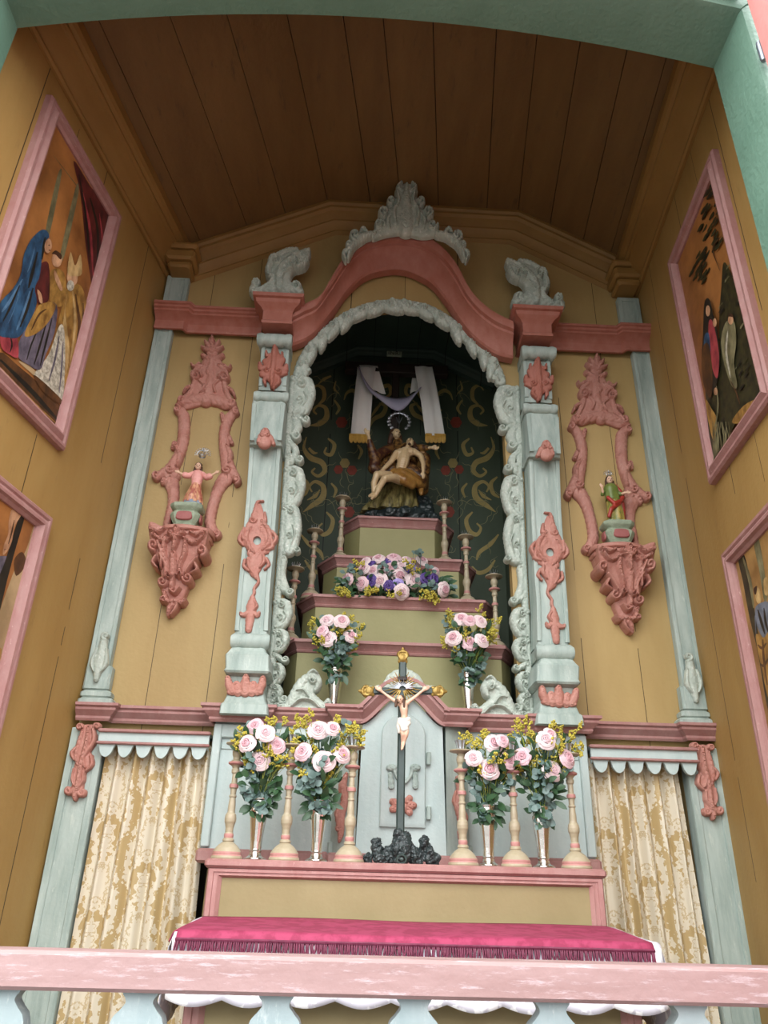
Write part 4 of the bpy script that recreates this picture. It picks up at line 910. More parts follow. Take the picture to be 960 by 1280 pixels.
BR = [S(spiral(199, 694, 6, 1.3, PI/2, 1), [6, 4], .036), S(spiral(257, 700, 6, 1.3, PI/2, -1), [6, 4], .036), S(spiral(207, 734, 6, 1.3, 0, 1), [5, 4], .036), S(spiral(238, 730, 6, 1.3, PI, -1), [5, 4], .036), S([(199, 682), (212, 690), (222, 684)], [5, 6, 4], .036), S([(260, 684), (248, 692), (236, 686)], [5, 6, 4], .036),
      S([(228, 676), (226, 690), (222, 700)], [9, 9, 5], .046), S([(219, 680), (226, 686), (236, 681)], [6, 9, 6], .046), S([(222, 702), (220, 722), (218, 740)], [9, 11, 8], .036), S([(206, 704), (212, 716), (210, 728)], [5, 6, 4], .036), S([(250, 708), (240, 718), (236, 724)], [5, 6, 4], .036),
      S([(208, 744), (212, 756), (222, 756), (230, 758), (234, 754)], [6, 7, 7, 6, 4], .036), S(spiral(208, 755, 4, 1.2, PI, 1), [4, 3], .036), S([(220, 758), (214, 764), (212, 772)], [9, 8, 4], .03), S([(224, 758), (222, 764), (216, 772)], [6, 5, 3], .03), S([(216, 744), (222, 748), (228, 742)], [4, 5, 4], .046), S([(214, 684), (210, 700), (214, 716), (212, 734)], [6, 8, 7, 4], .034), S([(238, 688), (236, 702), (230, 714), (228, 730)], [6, 8, 7, 4], .034), S([(204, 690), (208, 704), (206, 718)], [4, 6, 3], .036), S([(196, 676), (206, 680), (214, 676)], [5, 6, 4], .036), S([(262, 680), (252, 683), (244, 680)], [5, 6, 4], .036),
      S(spiral(216, 728, 4, 1.2, 0, 1), [3, 2], .05), S(spiral(229, 726, 4, 1.2, PI, -1), [3, 2], .05), S([(200, 706), (196, 712), (201, 718)], [5, 5, 3], .03), S([(248, 714), (250, 720), (243, 724)], [5, 5, 3], .03)]
def deeper(X, Z): return .10*np.clip((Z-bb.z)/(bt.z-bb.z), 0, 1)**1.4
a = at(195, 664, -.05); b = at(267, 676, -.05); xm = (a.x+b.x)/2; r = (b.x-a.x)/2; z = a.z-.01
mbr = relief(BR, -.0, BR_P, base=.02, extra=deeper)
pl8 = [(xm-r, 0)]+[(xm-r*math.cos(PI*i/10), -.055-.075*math.sin(PI*i/10)) for i in range(11)]+[(xm+r, 0)]
mbr.prism(pl8, z-.008, z+.014, 0, .005); mbr.prism([(x*.93+xm*.07, y*.93) for x, y in pl8], z-.03, z-.008, 0, .006)
mbr.build('bracket', M_rose, shr, smooth=40); BRZ = z+.014; BRX = xm
shr2 = mirror_thing(shr, 'rose pink carved shrine frame and bracket around the saint in green')

# ---- pedestals and little saints on the brackets
M_cart = paint('dusky_pink_cartouche', '#8f4f4c', '#9d5e5a', (40, 40, 40), bump=.1)
def pedestal(x, label):
    p = thing('statue_pedestal', label, 'pedestal', (x, -.068, BRZ), 'pedestals of the wall saints')
    k = .0042; mb = MB()
    def sq(hw, hd, z): c = hw*.3; return [(x-hw+c, -.068-hd, z), (x+hw-c, -.068-hd, z), (x+hw, -.068-hd+c, z), (x+hw, -.068+hd-c, z), (x+hw-c, -.068+hd, z), (x-hw+c, -.068+hd, z), (x-hw, -.068+hd-c, z), (x-hw, -.068-hd+c, z)]
    mb.loft([sq(a, a*.78, BRZ+z) for a, z in ((.05, 0), (.052, .008), (.044, .014), (.048, .02), (.058, .04), (.062, .052), (.058, .064), (.048, .07), (.05, .075), (.062, .084), (.066, .092), (.066, .102), (.062, .106))])
    mb.build('body', M_pedg, p, smooth=30)
    def cart(X, Yc, wd, rot):
        m = MB(); R = [[], [], []]
        for i in range(16):
            a = 2*PI*i/16; cx = wd*math.copysign(abs(math.cos(a))**.6, math.cos(a)); cz = .021*math.copysign(abs(math.sin(a))**.6, math.sin(a))
            for j, (f, d) in enumerate(((1, 0), (.86, .006), (.2, .008))):
                dx, dy = (cx*f, -d) if not rot else (rot*d, cx*f); R[j].append((X+dx, Yc+dy, BRZ+.045+cz*f))
        m.loft(R); m.build('cartouche', M_cart, p, smooth=40)
    cart(x, -.068-.043, .036, 0); cart(x+.059, -.068, .024, 1); cart(x-.059, -.068, .024, -1)
    return p
pedestal(BRX, 'small sage pedestal with pink cartouches under the crowned saint in rose')
pedestal(2*XM-BRX, 'small sage pedestal with pink cartouches under the saint in green and red')

def face(mb_, c, r, fwd, up=(0, 0, 1), n=8):
    """nose, brow, chin and ears on a head of radius r looking along fwd"""
    f = Vector(fwd).normalized(); u = Vector(up); u = (u-f*u.dot(f)).normalized(); s = f.cross(u); c = Vector(c)
    mb_.ball(c, r, 12, sc=(.86, .9, 1.12)); mb_.ball(c+f*r*.95-u*r*.1, r*.2, n); mb_.ball(c+f*r*.88+u*r*.12, r*.14, n); mb_.ball(c+f*r*.72-u*r*.78, r*.34, n); mb_.ball(c+f*r*.86-u*r*.5, r*.17, n)
    for q in (-1, 1): mb_.ball(c+s*q*r*.88, r*.2, n); mb_.ball(c+f*r*.8+s*q*r*.34+u*r*.28, r*.16, n)
def eyes(par, c, r, fwd, up=(0, 0, 1)):
    f = Vector(fwd).normalized(); u = Vector(up); u = (u-f*u.dot(f)).normalized(); s = f.cross(u); c = Vector(c)
    m = MB()
    for q in (-1, 1): m.ball(c+f*r*.87+s*q*r*.34+u*r*.08, r*.13, 8, 0)
    m.build('eyes', M_hair, par)
    m = MB(); m.ball(c+f*r*.99-u*r*.5, r*.14, 8, 0, sc=(1.5, 1, .45)); m.build('mouth', M_mar, par)
def hand(mb_, w, d, k, thumb):
    """palm and five bent fingers from wrist w along d; k = hand length"""
    d = Vector(d).normalized(); t = Vector(thumb); t = (t-d*t.dot(d)).normalized(); nrm = d.cross(t); w = Vector(w)
    limb(mb_, [(*w, k*.15), (*(w+d*k*.28), k*.17), (*(w+d*k*.45+t*k*.05), k*.15), (*(w+d*k*.45-t*k*.08), k*.14)], 8)
    for i, (o, l) in enumerate(((.16, .45), (.055, .52), (-.05, .47), (-.15, .37))):
        b = w+d*k*.5+t*k*o; m = b+d*k*l*.55+nrm*k*.03; e = m+d*k*l*.45+nrm*k*.11
        limb(mb_, [(*b, k*.065), (*m, k*.06), (*e, k*.048)], 8)
    b = w+d*k*.2+t*k*.15; m = b+d*k*.2+t*k*.16; limb(mb_, [(*b, k*.08), (*m, k*.07), (*(m+d*k*.2+t*k*.02), k*.055)], 8)
def drape(par, name, m, rings, Yc, folds, amp, n=48, twist=0.0, dy=.8):
    """hanging cloth: (px, py, half width px) rings with folds deepening downwards"""
    mb_ = MB(); rows = []
    for j, (px, py, hw) in enumerate(rings):
        c = at(px, py, Yc); k = pxs(px, py, Yc); t = j/(len(rings)-1)
        rows.append([(c.x+hw*k*(1+amp*t*math.sin(folds*a+twist*t*3+.7*math.sin(2*a)))*math.cos(a), Yc+dy*hw*k*(1+amp*t*math.sin(folds*a+twist*t*3+.7*math.sin(2*a)))*math.sin(a), c.z) for a in [2*PI*i/n for i in range(n)]])
    mb_.loft(rows); return mb_.build(name, m, par, smooth=60)
YS = -.068
s1 = thing('saint_statue', 'small crowned saint in a rose dress with both arms spread, on its bracket', 'statue', tuple(at(240, 633, YS)))
sm = catmull([(247.5, 589.5, 5.5), (246.5, 597, 7.6), (245.5, 605, 6.2), (244, 612, 7.8), (242, 621, 10.4), (240.5, 630, 12)], 4)
drape(s1, 'dress', M_dress, [tuple(p) for p in sm[8:]], YS, 9, .10)
drape(s1, 'hem', M_bluehem, [(240.6, 628, 11.7), (240.3, 631, 12), (240, 633.5, 12.4)], YS, 9, .10)
drape(s1, 'bodice', M_bodice, [tuple(p) for p in sm[:10]], YS, 5, .03)
for pts in ([(241.5, 592), (236, 595), (231, 594)], [(253, 592.5), (258.5, 597), (262, 595.5)]):
    mb = MB(); limb(mb, [P4(x, y, YS-.004*i, 3.4+.5*i) for i, (x, y) in enumerate(pts)]); remesh(mb, 'sleeve', M_bodice, s1, .003)
mb = MB(); hc = at(248, 583, YS-.004); hr = 4.6*pxs(248, 583, YS); face(mb, hc, hr, (.1, -1, -.15)); limb(mb, [P4(247.8, 590, YS, 1.8), P4(247.8, 585, YS, 1.7)])
W = at(231, 594, YS-.01); W2 = at(225.5, 591.5, YS-.018); limb(mb, [(*W, .006), (*W2, .005)]); hand(mb, W2, (-.8, -.3, .2), .026, (0, -.3, 1))
W = at(262, 595.5, YS-.01); W2 = at(268, 592, YS-.018); limb(mb, [(*W, .006), (*W2, .005)]); hand(mb, W2, (.8, -.3, .25), .026, (0, -.3, 1))
remesh(mb, 'body', M_skin, s1, .0018, 1); eyes(s1, hc, hr, (.1, -1, -.15))
mb = MB(); mb.ball(hc+Vector((0, .005, .003)), hr*1.1, 12, sc=(1, .95, 1.1)); limb(mb, [(*(hc+Vector((-.012, .006, -.004))), .008), (*(hc+Vector((-.02, .008, -.035))), .006)]); limb(mb, [(*(hc+Vector((.012, .008, -.004))), .007), (*(hc+Vector((.014, .012, -.03))), .005)])
remesh(mb, 'hair', M_hair, s1, .003)
def halo(par, c, r, n=12, tilt=.3, nm='crown'):
    """openwork silver crown: band, arches and starry rays"""
    m = MB(); c = Vector(c)
    ring_ = [c+Vector((r*.42*math.cos(a), r*.42*math.sin(a), -r*.35)) for a in [2*PI*i/20 for i in range(21)]]
    m.tube(ring_, r*.07, 6); m.tube([p+Vector((0, 0, r*.16)) for p in ring_], r*.05, 6)
    for i in range(6):
        a = PI*i/3; d = Vector((math.cos(a), math.sin(a), 0))
        m.tube([c+d*r*.42+Vector((0, 0, -r*.25)), c+d*r*.62+Vector((0, 0, r*.2)), c+d*r*.4+Vector((0, 0, r*.55)), c+Vector((0, 0, r*.62))], r*.05, 6); m.ball(c+d*r*.66+Vector((0, 0, r*.15)), r*.1, 6)
    m.ball(c+Vector((0, 0, r*.72)), r*.12, 8); m.tube([c+Vector((0, 0, r*.7)), c+Vector((0, 0, r*1.05))], r*.04, 6); m.tube([c+Vector((-r*.12, 0, r*.92)), c+Vector((r*.12, 0, r*.92))], r*.04, 6)
    for i in range(n):
        a = PI*(i+.5)/n*1.15-.23; d = Vector((math.cos(a), 0, math.sin(a)))
        m.tube([c+d*r*.78+Vector((0, r*.2, r*.1)), c+d*r*1.06+Vector((0, r*.2, r*.1))], [r*.035, r*.015], 5); m.ball(c+d*r*1.08+Vector((0, r*.2, r*.1)), r*.08, 6)
    m.tube([c+Vector((r*.8*math.cos(a), r*.2, r*.1+r*.8*math.sin(a))) for a in [PI*1.15*i/24-.23 for i in range(25)]], r*.035, 6)
    return m.build(nm, M_tin, par)
halo(s1, at(253, 568, YS), 9*pxs(250, 570, YS))

s2 = thing('saint_statue', 'small haloed saint in green tunic and red mantle standing on its bracket', 'statue', tuple(at(770, 652, YS)))
drape(s2, 'skirt', M_saintgold, [tuple(p) for p in catmull([(766, 622, 7.5), (767, 630, 8.8), (769, 640, 9.6), (770, 653, 10.6)], 4)], YS, 8, .10)
drape(s2, 'tunic', M_saintg, [tuple(p) for p in catmull([(763, 606, 5.5), (763.5, 610, 8.6), (764.5, 618, 8.6), (766, 626, 9)], 4)], YS, 6, .06)
mb = MB(); limb(mb, [P4(769, 608, YS, 3), P4(775, 616, YS, 3.8), P4(778, 622, YS+.0, 3.2), P4(773, 630, YS-.02, 3), P4(764, 636, YS-.036, 2.6), P4(761.5, 645, YS-.03, 2.6)]); limb(mb, [P4(776, 620, YS+.012, 3.4), P4(779, 640, YS+.015, 3), P4(779, 651, YS+.012, 3)]); limb(mb, [P4(760, 622, YS-.02, 2.6), P4(768, 629, YS-.035, 2.6), P4(776, 626, YS-.02, 2.6)])
remesh(mb, 'mantle', M_saintr, s2, .003)
for pts in ([(757.5, 611), (753, 618), (753.5, 615)], [(769.5, 612), (775, 618), (778, 617)]):
    mb = MB(); limb(mb, [P4(x, y, YS-.006*i, 3-.3*i) for i, (x, y) in enumerate(pts)]); remesh(mb, 'sleeve', M_saintg, s2, .003)
mb = MB(); hc = at(762, 600, YS-.004); hr = 4.7*pxs(762, 600, YS); face(mb, hc, hr, (-.15, -1, -.15)); limb(mb, [P4(762.5, 607, YS, 1.9), P4(762, 602, YS, 1.8)])
W = at(753.5, 615, YS-.016); limb(mb, [(*W, .006), (*(W+Vector((-.004, -.01, .012))), .005)]); hand(mb, W+Vector((-.004, -.01, .012)), (-.35, -.2, .8), .024, (1, -.2, 0))
W = at(778, 617, YS-.016); limb(mb, [(*W, .006), (*(W+Vector((.008, -.01, .0))), .005)]); hand(mb, W+Vector((.008, -.01, 0)), (.8, -.3, -.1), .024, (0, -.2, 1))
remesh(mb, 'body', M_skin, s2, .0018, 1); eyes(s2, hc, hr, (-.15, -1, -.15))
mb = MB(); mb.ball(hc+Vector((0, .006, .004)), hr*1.08, 12, sc=(1, .95, 1.05)); limb(mb, [(*(hc+Vector((.014, .006, -.004))), .008), (*(hc+Vector((.02, .008, -.03))), .006)]); limb(mb, [(*(hc+Vector((-.014, .006, -.004))), .007), (*(hc+Vector((-.016, .01, -.028))), .005)])
remesh(mb, 'hair', M_hair, s2, .003)
halo(s2, at(761, 593, YS+.004), 5.6*pxs(761, 593, YS), nm='halo')

# ================================================================== IN THE NICHE
thr = thing('stepped_throne', 'olive stepped throne with pink edged tiers climbing inside the niche', 'altar throne', (XM, .5, 1.6))
TIER = [(.10, .475, .42, 1.60, 1.965), (.22, .425, .365, 1.965, 2.205), (.34, .35, .285, 2.205, 2.445), (.46, .262, .185, 2.445, 2.712)]
for yf, w_, f_, z0, z1 in TIER:
    def plan(e): return [(-w_-e+XM, .93), (-w_-e+XM, yf+.1), (-f_-e*.4+XM, yf-e), (f_+e*.4+XM, yf-e), (w_+e+XM, yf+.1), (w_+e+XM, .93)]
    mb = MB(); mb.loft([[(x, y, z) for x, y in plan(0)] for z in (z0, z1-.03)]); mb.build('tier', M_step, thr, smooth=0)
    mb = MB(); mb.loft([[(x, y, z1-h) for x, y in plan(e)] for h, e in ((.05, 0), (.047, .006), (.04, .01), (.036, .006), (.028, .012), (.016, .024), (.012, .028), (.012, .034), (0, .034))]); mb.build('tier_moulding', M_pink, thr, smooth=0)
# dark cross with the plaque
crs = thing('wooden_cross', 'dark wooden cross with a small plaque, behind the statue of the mourning mother', 'cross', (at(495, 462, .75).x, .75, 2.712))
cx = crs.location.x; z_ = at(495, 455, .74).z; zl = at(495, 467, .74).z
mb = MB(); mb.box(cx-.022, cx+.022, .735, .775, 2.712, z_+.085, b=.005); mb.build('upright', M_wood, crs, smooth=30)
a = at(431, 460, .74); b = at(560, 465, .74)
mb = MB(); mb.box(a.x, b.x, .728, .78, zl, z_, b=.005); mb.build('crossbar', M_wood, crs, smooth=30)
q = at(493, 441.5, .72); mb = MB(); mb.box(q.x-.045, q.x+.045, .722, .736, q.z-.018, q.z+.018, b=.003); plq = mb.build('plaque', M_pedg, crs, smooth=30)
fc = bpy.data.curves.new('lettering', 'FONT'); fc.body = 'INRI'; fc.size = .036; fc.align_x = 'CENTER'; fc.align_y = 'CENTER'; fc.extrude = .001; fc.space_character = 1.15
fo = bpy.data.objects.new('lettering', fc); C.objects.link(fo); fo.rotation_euler = (PI/2, 0, 0); fo.location = (q.x, .7205, q.z)
dg = bpy.context.evaluated_depsgraph_get(); me = bpy.data.meshes.new_from_object(fo.evaluated_get(dg)); me.transform(fo.matrix_basis); bpy.data.objects.remove(fo)
me.transform(Matrix.Translation(-wloc(plq))); me.materials.clear(); me.materials.append(M_wood); lo = bpy.data.objects.new('lettering', me); C.objects.link(lo); lo.parent = plq
# white cloth hung over the arms of the cross
clo = thing('draped_cloth', 'white cloth with gold fringe draped over the arms of the dark cross', 'cloth', tuple(at(495, 462, .72)))
def sheet(nm, rows_px, m, nu=16, wav=.006, ph=0, fol=3):
    rows = []
    for j, (l, r, y) in enumerate(rows_px):
        a = at(*l, y); b = at(*r, y); t = j/max(1, len(rows_px)-1)
        rows.append([(a.x+(b.x-a.x)*i/nu, y+wav*(.3+t)*math.sin(fol*2*PI*i/nu+ph+t), a.z+(b.z-a.z)*i/nu) for i in range(nu+1)])
    mb_ = MB(); mb_.loft(rows, cap=False, closed=False)
    o = mb_.build(nm, m, clo, smooth=180); s = o.modifiers.new('thickness', 'SOLIDIFY'); s.thickness = .004; return o
def fringe(nm, l, r, y, drop):
    mb_ = MB(); n = 30
    a = at(*l, y); b = at(*r, y); k = pxs(*l, y)
    for i in range(n):
        t = (i+.5)/n; x = a.x+(b.x-a.x)*t; z = a.z+(b.z-a.z)*t; d = drop*k*(.72+.28*abs(math.sin(PI*t*5)))
        mb_.tube([(x, y-.003, z+.012), (x, y-.004, z-d*.5), (x+random.uniform(-.002, .002), y-.002, z-d)], [.0055, .006, .004], 5)
    mb_.box(a.x, b.x, y-.010, y+.004, min(a.z, b.z)-.001, max(a.z, b.z)+.012, b=.002)
    return mb_.build(nm, M_fringe, clo)
sheet('hanging_end', [((447, 457), (470, 457.5), .76), ((446.5, 458.5), (469.5, 459), .722), ((446, 468), (467.5, 470), .715), ((442, 500), (465, 502), .705), ((438, 545), (462, 546), .70)], M_white, ph=1, fol=1.5)
fringe('gold_fringe', (437, 545), (462, 546), .70, 10)
sheet('hanging_end', [((518, 457), (540, 458), .76), ((518.5, 458.5), (540.5, 459.5), .722), ((520, 470), (543, 471), .715), ((526, 500), (549, 501), .705), ((532, 545.5), (556, 545.5), .70)], M_white, ph=0, fol=1.5)
fringe('gold_fringe', (532, 545.5), (556.5, 545.5), .70, 10)
sheet('back_fold', [((449, 456), (472, 457), .725), ((456, 472), (476, 471), .73), ((466, 488), (482, 492), .715)], M_white, ph=2, fol=1)
sheet('back_fold', [((519, 457), (540, 458), .79), ((515, 475), (530, 475), .80), ((513, 492), (526, 487), .79)], M_white, ph=2, fol=1)
sg = [(449, 459), (456, 474), (466, 487), (478, 494), (493, 497), (508, 496), (518, 491), (525, 486)]; sgb = [(449, 460), (453, 474), (461, 488), (475, 500), (494, 513), (506, 510), (517, 497), (526, 485)]
rows = []
for (a1, b1) in zip(catmull(sg, 4), catmull(sgb, 4)):
    A_ = at(*a1, .72); B_ = at(*b1, .66)
    rows.append([A_.lerp(B_, t)+Vector((0, -.03*math.sin(PI*t), -.01*math.sin(PI*t))) for t in (0, .2, .4, .6, .8, 1)])
mb = MB(); mb.loft(rows, cap=False, closed=False); o = mb.build('swag', M_lilac, clo, smooth=180); s = o.modifiers.new('thickness', 'SOLIDIFY'); s.thickness = .004

# ---- statue: the mourning mother holding her son
YP = .60
pie = thing('mourning_statue', 'gilded statue of a seated mourning mother with her dead son across her lap', 'statue', (at(500, 646, YP).x, YP, 2.712))
def P(px, py, dy, r): return P4(px, py, YP+dy, r)
mb = MB()
for x, y, dy, r in ((498, 644, -.02, 17), (480, 645, -.03, 13), (517, 645, -.02, 15), (530, 640, .02, 13), (465, 643, -.02, 9), (540, 647, .0, 9), (526, 630, .05, 14), (507, 640, -.06, 9), (488, 641, -.07, 8)):
    q = P(x, y, dy, r); mb.ball(q[:3], q[3], 10, sc=(1.1, .75, .8))
mb.v = [(a, b, max(c, 2.712)) for a, b, c in mb.v]
roughen(remesh(mb, 'rock', M_rock, pie, .008, 1), .012, 28)
drape(pie, 'skirt', M_skirt, [tuple(p) for p in catmull([(500, 590, 17), (499, 604, 21), (496, 618, 24), (493, 628, 29), (488, 637, 33), (486, 642, 34)], 4)], YP, 13, .10, n=96, dy=.55)
mb = MB(); limb(mb, [P(497, 552, .02, 6), P(498, 562, .02, 10), P(499, 578, .0, 13), P(500, 594, -.02, 17)]); limb(mb, [P(488, 588, -.06, 11), P(476, 596, -.07, 9)]); limb(mb, [P(512, 590, -.05, 12), P(526, 598, -.06, 10), P(527, 608, -.05, 7)])
remesh(mb, 'robe', M_robe, pie, .006)
mb = MB(); limb(mb, [P(489, 560, .0, 6), P(478, 566, -.02, 7), P(468, 572, -.05, 7.5), P(464, 560, -.08, 5), P(462, 551, -.09, 3.4)]); limb(mb, [P(470, 574, -.04, 7), P(467, 585, -.04, 8), P(474, 590, -.03, 7)]); remesh(mb, 'sleeve', M_mar, pie, .005)
mb = MB(); limb(mb, [P(507, 559, .0, 6), P(519, 561, -.03, 6), P(528, 560, -.06, 5), P(535, 560, -.08, 3.2)]); limb(mb, [P(520, 562, -.02, 6), P(530, 574, -.03, 9), P(529, 590, -.03, 9)]); remesh(mb, 'sleeve', M_robe, pie, .005)
mb = MB(); hc = Vector(P(495.5, 542, -.005, 1)[:3]); hr = 6.1*pxs(495, 542, YP); face(mb, hc, hr, (.45, -1, -.25)); limb(mb, [P(496.5, 556, .01, 3), P(496, 546, .005, 2.8)])
W = Vector(P(462, 551, -.09, 1)[:3]); limb(mb, [(*W, .011), (*(W+Vector((-.006, -.01, .02))), .009)]); hand(mb, W+Vector((-.006, -.01, .02)), (-.45, -.3, .75), .05, (.7, -.3, .5))
W = Vector(P(535, 560, -.08, 1)[:3]); limb(mb, [(*W, .011), (*(W+Vector((.012, -.01, -.003))), .009)]); hand(mb, W+Vector((.012, -.01, -.003)), (.85, -.3, -.25), .05, (.3, -.3, .8))
remesh(mb, 'mother', M_palskin, pie, .003, 1); eyes(pie, hc, hr, (.45, -1, -.25))
mb = MB(); mb.ball(hc+Vector((-.008, .014, .006)), hr*1.16, 14, sc=(1, .95, 1.08)); limb(mb, [(*(hc+Vector((-.03, .01, -.005))), .013), (*(hc+Vector((-.036, .012, -.05))), .014)]); limb(mb, [(*(hc+Vector((.02, .022, 0))), .012), (*(hc+Vector((.03, .02, -.05))), .012)]); remesh(mb, 'veil', M_hair, pie, .004)
# the son
mb = MB(); Y2 = -.10
mbm = MB(); limb(mbm, [P(484, 566, .05, 9), P(478, 578, .04, 12), P(476, 592, .03, 11), P(482, 604, .02, 9)]); limb(mbm, [P(512, 566, .05, 9), P(522, 580, .04, 12), P(526, 596, .03, 11), P(528, 612, .02, 8)]); limb(mbm, [P(498, 560, .05, 9), P(499, 585, .05, 16)])
for k_ in range(9): limb(mbm, [P(474+7*k_, 572+.4*abs(k_-4)**2, -.005, 3), P(473+7.2*k_, 590, -.02, 3.4), P(472+7.5*k_, 606, -.02, 2.6)])
remesh(mbm, 'mantle', M_robe, pie, .005)
hc2 = Vector(P(512.5, 553, Y2+.01, 1)[:3]); hr2 = 5.4*pxs(512, 553, YP); face(mb, hc2, hr2, (.35, -.75, .55), (.75, .2, .6))
limb(mb, [P(508, 562, Y2+.01, 3.2), P(511, 556, Y2+.01, 2.8)])
limb(mb, [P(501, 567, Y2, 7), P(513, 565, Y2, 6)]); limb(mb, [P(506, 566, Y2, 7.6), P(504, 576, Y2-.01, 8), P(501, 588, Y2-.01, 7), P(499, 596, Y2-.01, 8)])
limb(mb, [P(496, 566, Y2-.01, 4.2), P(489, 577, Y2-.02, 3.5), P(483, 583, Y2-.04, 3), P(477.5, 588, Y2-.06, 2.3)]); hand(mb, P(477.5, 588, Y2-.06, 1)[:3], (-.6, -.3, -.6), .045, (.5, -.5, .4))
limb(mb, [P(517, 564, Y2, 4.2), P(526, 570, Y2-.01, 3.6), P(529, 580, Y2-.02, 3), P(529, 589, Y2-.03, 2.3)]); hand(mb, P(529, 589, Y2-.03, 1)[:3], (.05, -.15, -1), .045, (-1, -.2, 0))
limb(mb, [P(495, 596, Y2, 6.5), P(482, 594, Y2-.05, 5.6), P(471, 593, Y2-.09, 4.6), P(467.5, 604, Y2-.08, 4.1), P(467, 617, Y2-.07, 2.6), P(462, 620, Y2-.11, 2)])
limb(mb, [P(500, 600, Y2-.02, 6.5), P(490, 597, Y2-.08, 5.6), P(481, 598, Y2-.11, 4.6), P(474, 609, Y2-.09, 4.1), P(469, 620, Y2-.08, 2.6), P(465, 623, Y2-.12, 2)])
remesh(mb, 'son', M_palskin, pie, .003, 1); eyes(pie, hc2, hr2, (.35, -.75, .55), (.75, .2, .6))
mb = MB(); q = hc2+Vector((.012, .02, -.004)); mb.ball(q, hr2*1.08, 12); limb(mb, [(*q, .014), (*(q+Vector((.028, 0, -.02))), .010)]); mb.ball(hc2+Vector((-.004, -.012, -.018)), hr2*.42, 8); remesh(mb, 'hair', M_hair, pie, .004)
mb = MB()
for pts in ([(492, 590, -.13, 5), (502, 592, -.13, 7), (512, 598, -.12, 7), (522, 604, -.1, 6), (527, 607, -.08, 4)], [(495, 594, -.14, 6), (505, 600, -.14, 7), (515, 606, -.12, 6)], [(500, 588, -.12, 5), (512, 592, -.11, 6), (524, 600, -.09, 5)]): limb(mb, [P(*p) for p in pts])
remesh(mb, 'loincloth', M_goldcl, pie, .005)
mb = MB(); limb(mb, [P(524, 602, -.06, 5), P(526, 611, -.07, 4), P(526.5, 617, -.08, 3)]); remesh(mb, 'gold_hem', M_goldcl, pie, .005)
hc3 = at(499, 527, YP); hr3 = 13*pxs(499, 527, YP); mb = MB()
for i in range(13):
    a = PI*(1.25-1.5*i/12); d = Vector((math.cos(a), 0, math.sin(a))); p = hc3+d*hr3; R_ = .012
    for k in range(4):
        e = Vector((math.cos(k*PI/4), 0, math.sin(k*PI/4))); mb.tube([p-e*R_, p, p+e*R_], [.001, .0034, .001], 5)
mb.tube([hc3+Vector((hr3*.96*math.cos(PI*(1.25-1.5*i/30)), 0, hr3*.96*math.sin(PI*(1.25-1.5*i/30)))) for i in range(31)], .0022, 5)
mb.tube([hc3+Vector((0, .01, -hr3*.9)), hc3+Vector((0, .005, -hr3*.3)), hc3+Vector((0, 0, hr3*.75))], .002, 5)
for a in (-.5, 0, .5): mb.tube([hc3+Vector((0, .005, -hr3*.2)), hc3+Vector((hr3*.6*math.sin(a), .003, hr3*.6*math.cos(a)))], .0025, 5)
mb.build('star_halo', M_tin, pie)

# ================================================================== CANDLESTICKS
CH = .345
prof = [(.0, 0), (.134, 0), (.138, .012), (.134, .028), (.126, .04), (.128, .05), (.126, .062), (.104, .095), (.08, .12), (.058, .135), (.045, .145), (.052, .152), (.05, .166), (.04, .176), (.042, .188), (.043, .2), (.04, .212), (.035, .222), (.036, .26), (.043, .29), (.051, .31), (.053, .34), (.048, .37), (.037, .386), (.033, .4), (.033, .45), (.027, .515), (.034, .524), (.034, .534), (.026, .542), (.028, .58), (.03, .592), (.041, .602), (.042, .622), (.038, .634), (.027, .645), (.025, .72), (.036, .735), (.038, .762), (.03, .772), (.036, .786), (.05, .8), (.071, .81), (.074, .82), (.07, .828), (.048, .838), (.034, .85), (.034, .868), (.044, .892), (.047, .918), (.042, .944), (.034, .958), (.036, .966), (.06, .976), (.108, .986), (.114, .994), (.11, 1.0), (.0, 1.0)]
def cmf(z):
    z /= CH
    return 1 if (.03 < z < .066 or .18 < z < .214 or .597 < z < .636 or .795 < z < .83) else 0
def candlestick(loc, label, group, spikes):
    c = thing('candlestick', label, 'candlestick', loc, group)
    mb = MB(); mb.lathe([(r*CH, z*CH) for r, z in prof], loc, 28, mfun=cmf); mb.build('turned_stem', [M_cream, M_ring], c, smooth=50)
    mb = MB()
    fl = lambda z, a: .07*math.cos(12*a)
    if not spikes: mb.lathe([(.0, 0), (.016, 0), (.013, .004), (.014, .010), (.018, .024), (.021, .031), (.019, .03), (.012, .012), (.0, .01)], (loc[0], loc[1], loc[2]+CH), 36, flute=fl)
    else:
        mb.lathe([(0, 0), (.013, 0), (.012, .006), (.014, .012), (.0125, .011), (0, .008)], (loc[0], loc[1], loc[2]+CH), 20)
        for i in range(10): a = 2*PI*i/10; mb.tube([(loc[0]+.012*math.cos(a), loc[1]+.012*math.sin(a), loc[2]+CH+.008), (loc[0]+.02*math.cos(a), loc[1]+.02*math.sin(a), loc[2]+CH+.026)], [.0016, .0008], 5)
    mb.build('metal_cup', M_tin, c, smooth=50)
    return c
SHZ = 1.125; YC = -.385
ALAB = ['outermost turned candlestick on the altar shelf, beside the leftmost silver vase', 'turned candlestick between the two silver vases on the left half of the altar shelf', 'turned candlestick beside the crucifix, between it and a silver vase on the left',
        'turned candlestick beside the crucifix, between it and a silver vase on the right', 'turned candlestick between the two silver vases on the right half of the altar shelf', 'outermost turned candlestick on the altar shelf, beside the rightmost silver vase']
can = None
for px, lb in zip((283, 355, 436, 579, 645, 720), ALAB):
    x = at(px, 1072, YC).x
    if can is None: can = candlestick((x, YC, SHZ), lb, 'turned candlesticks on the altar shelf', False)
    else: copy_thing(can, (x, YC, SHZ), lb)
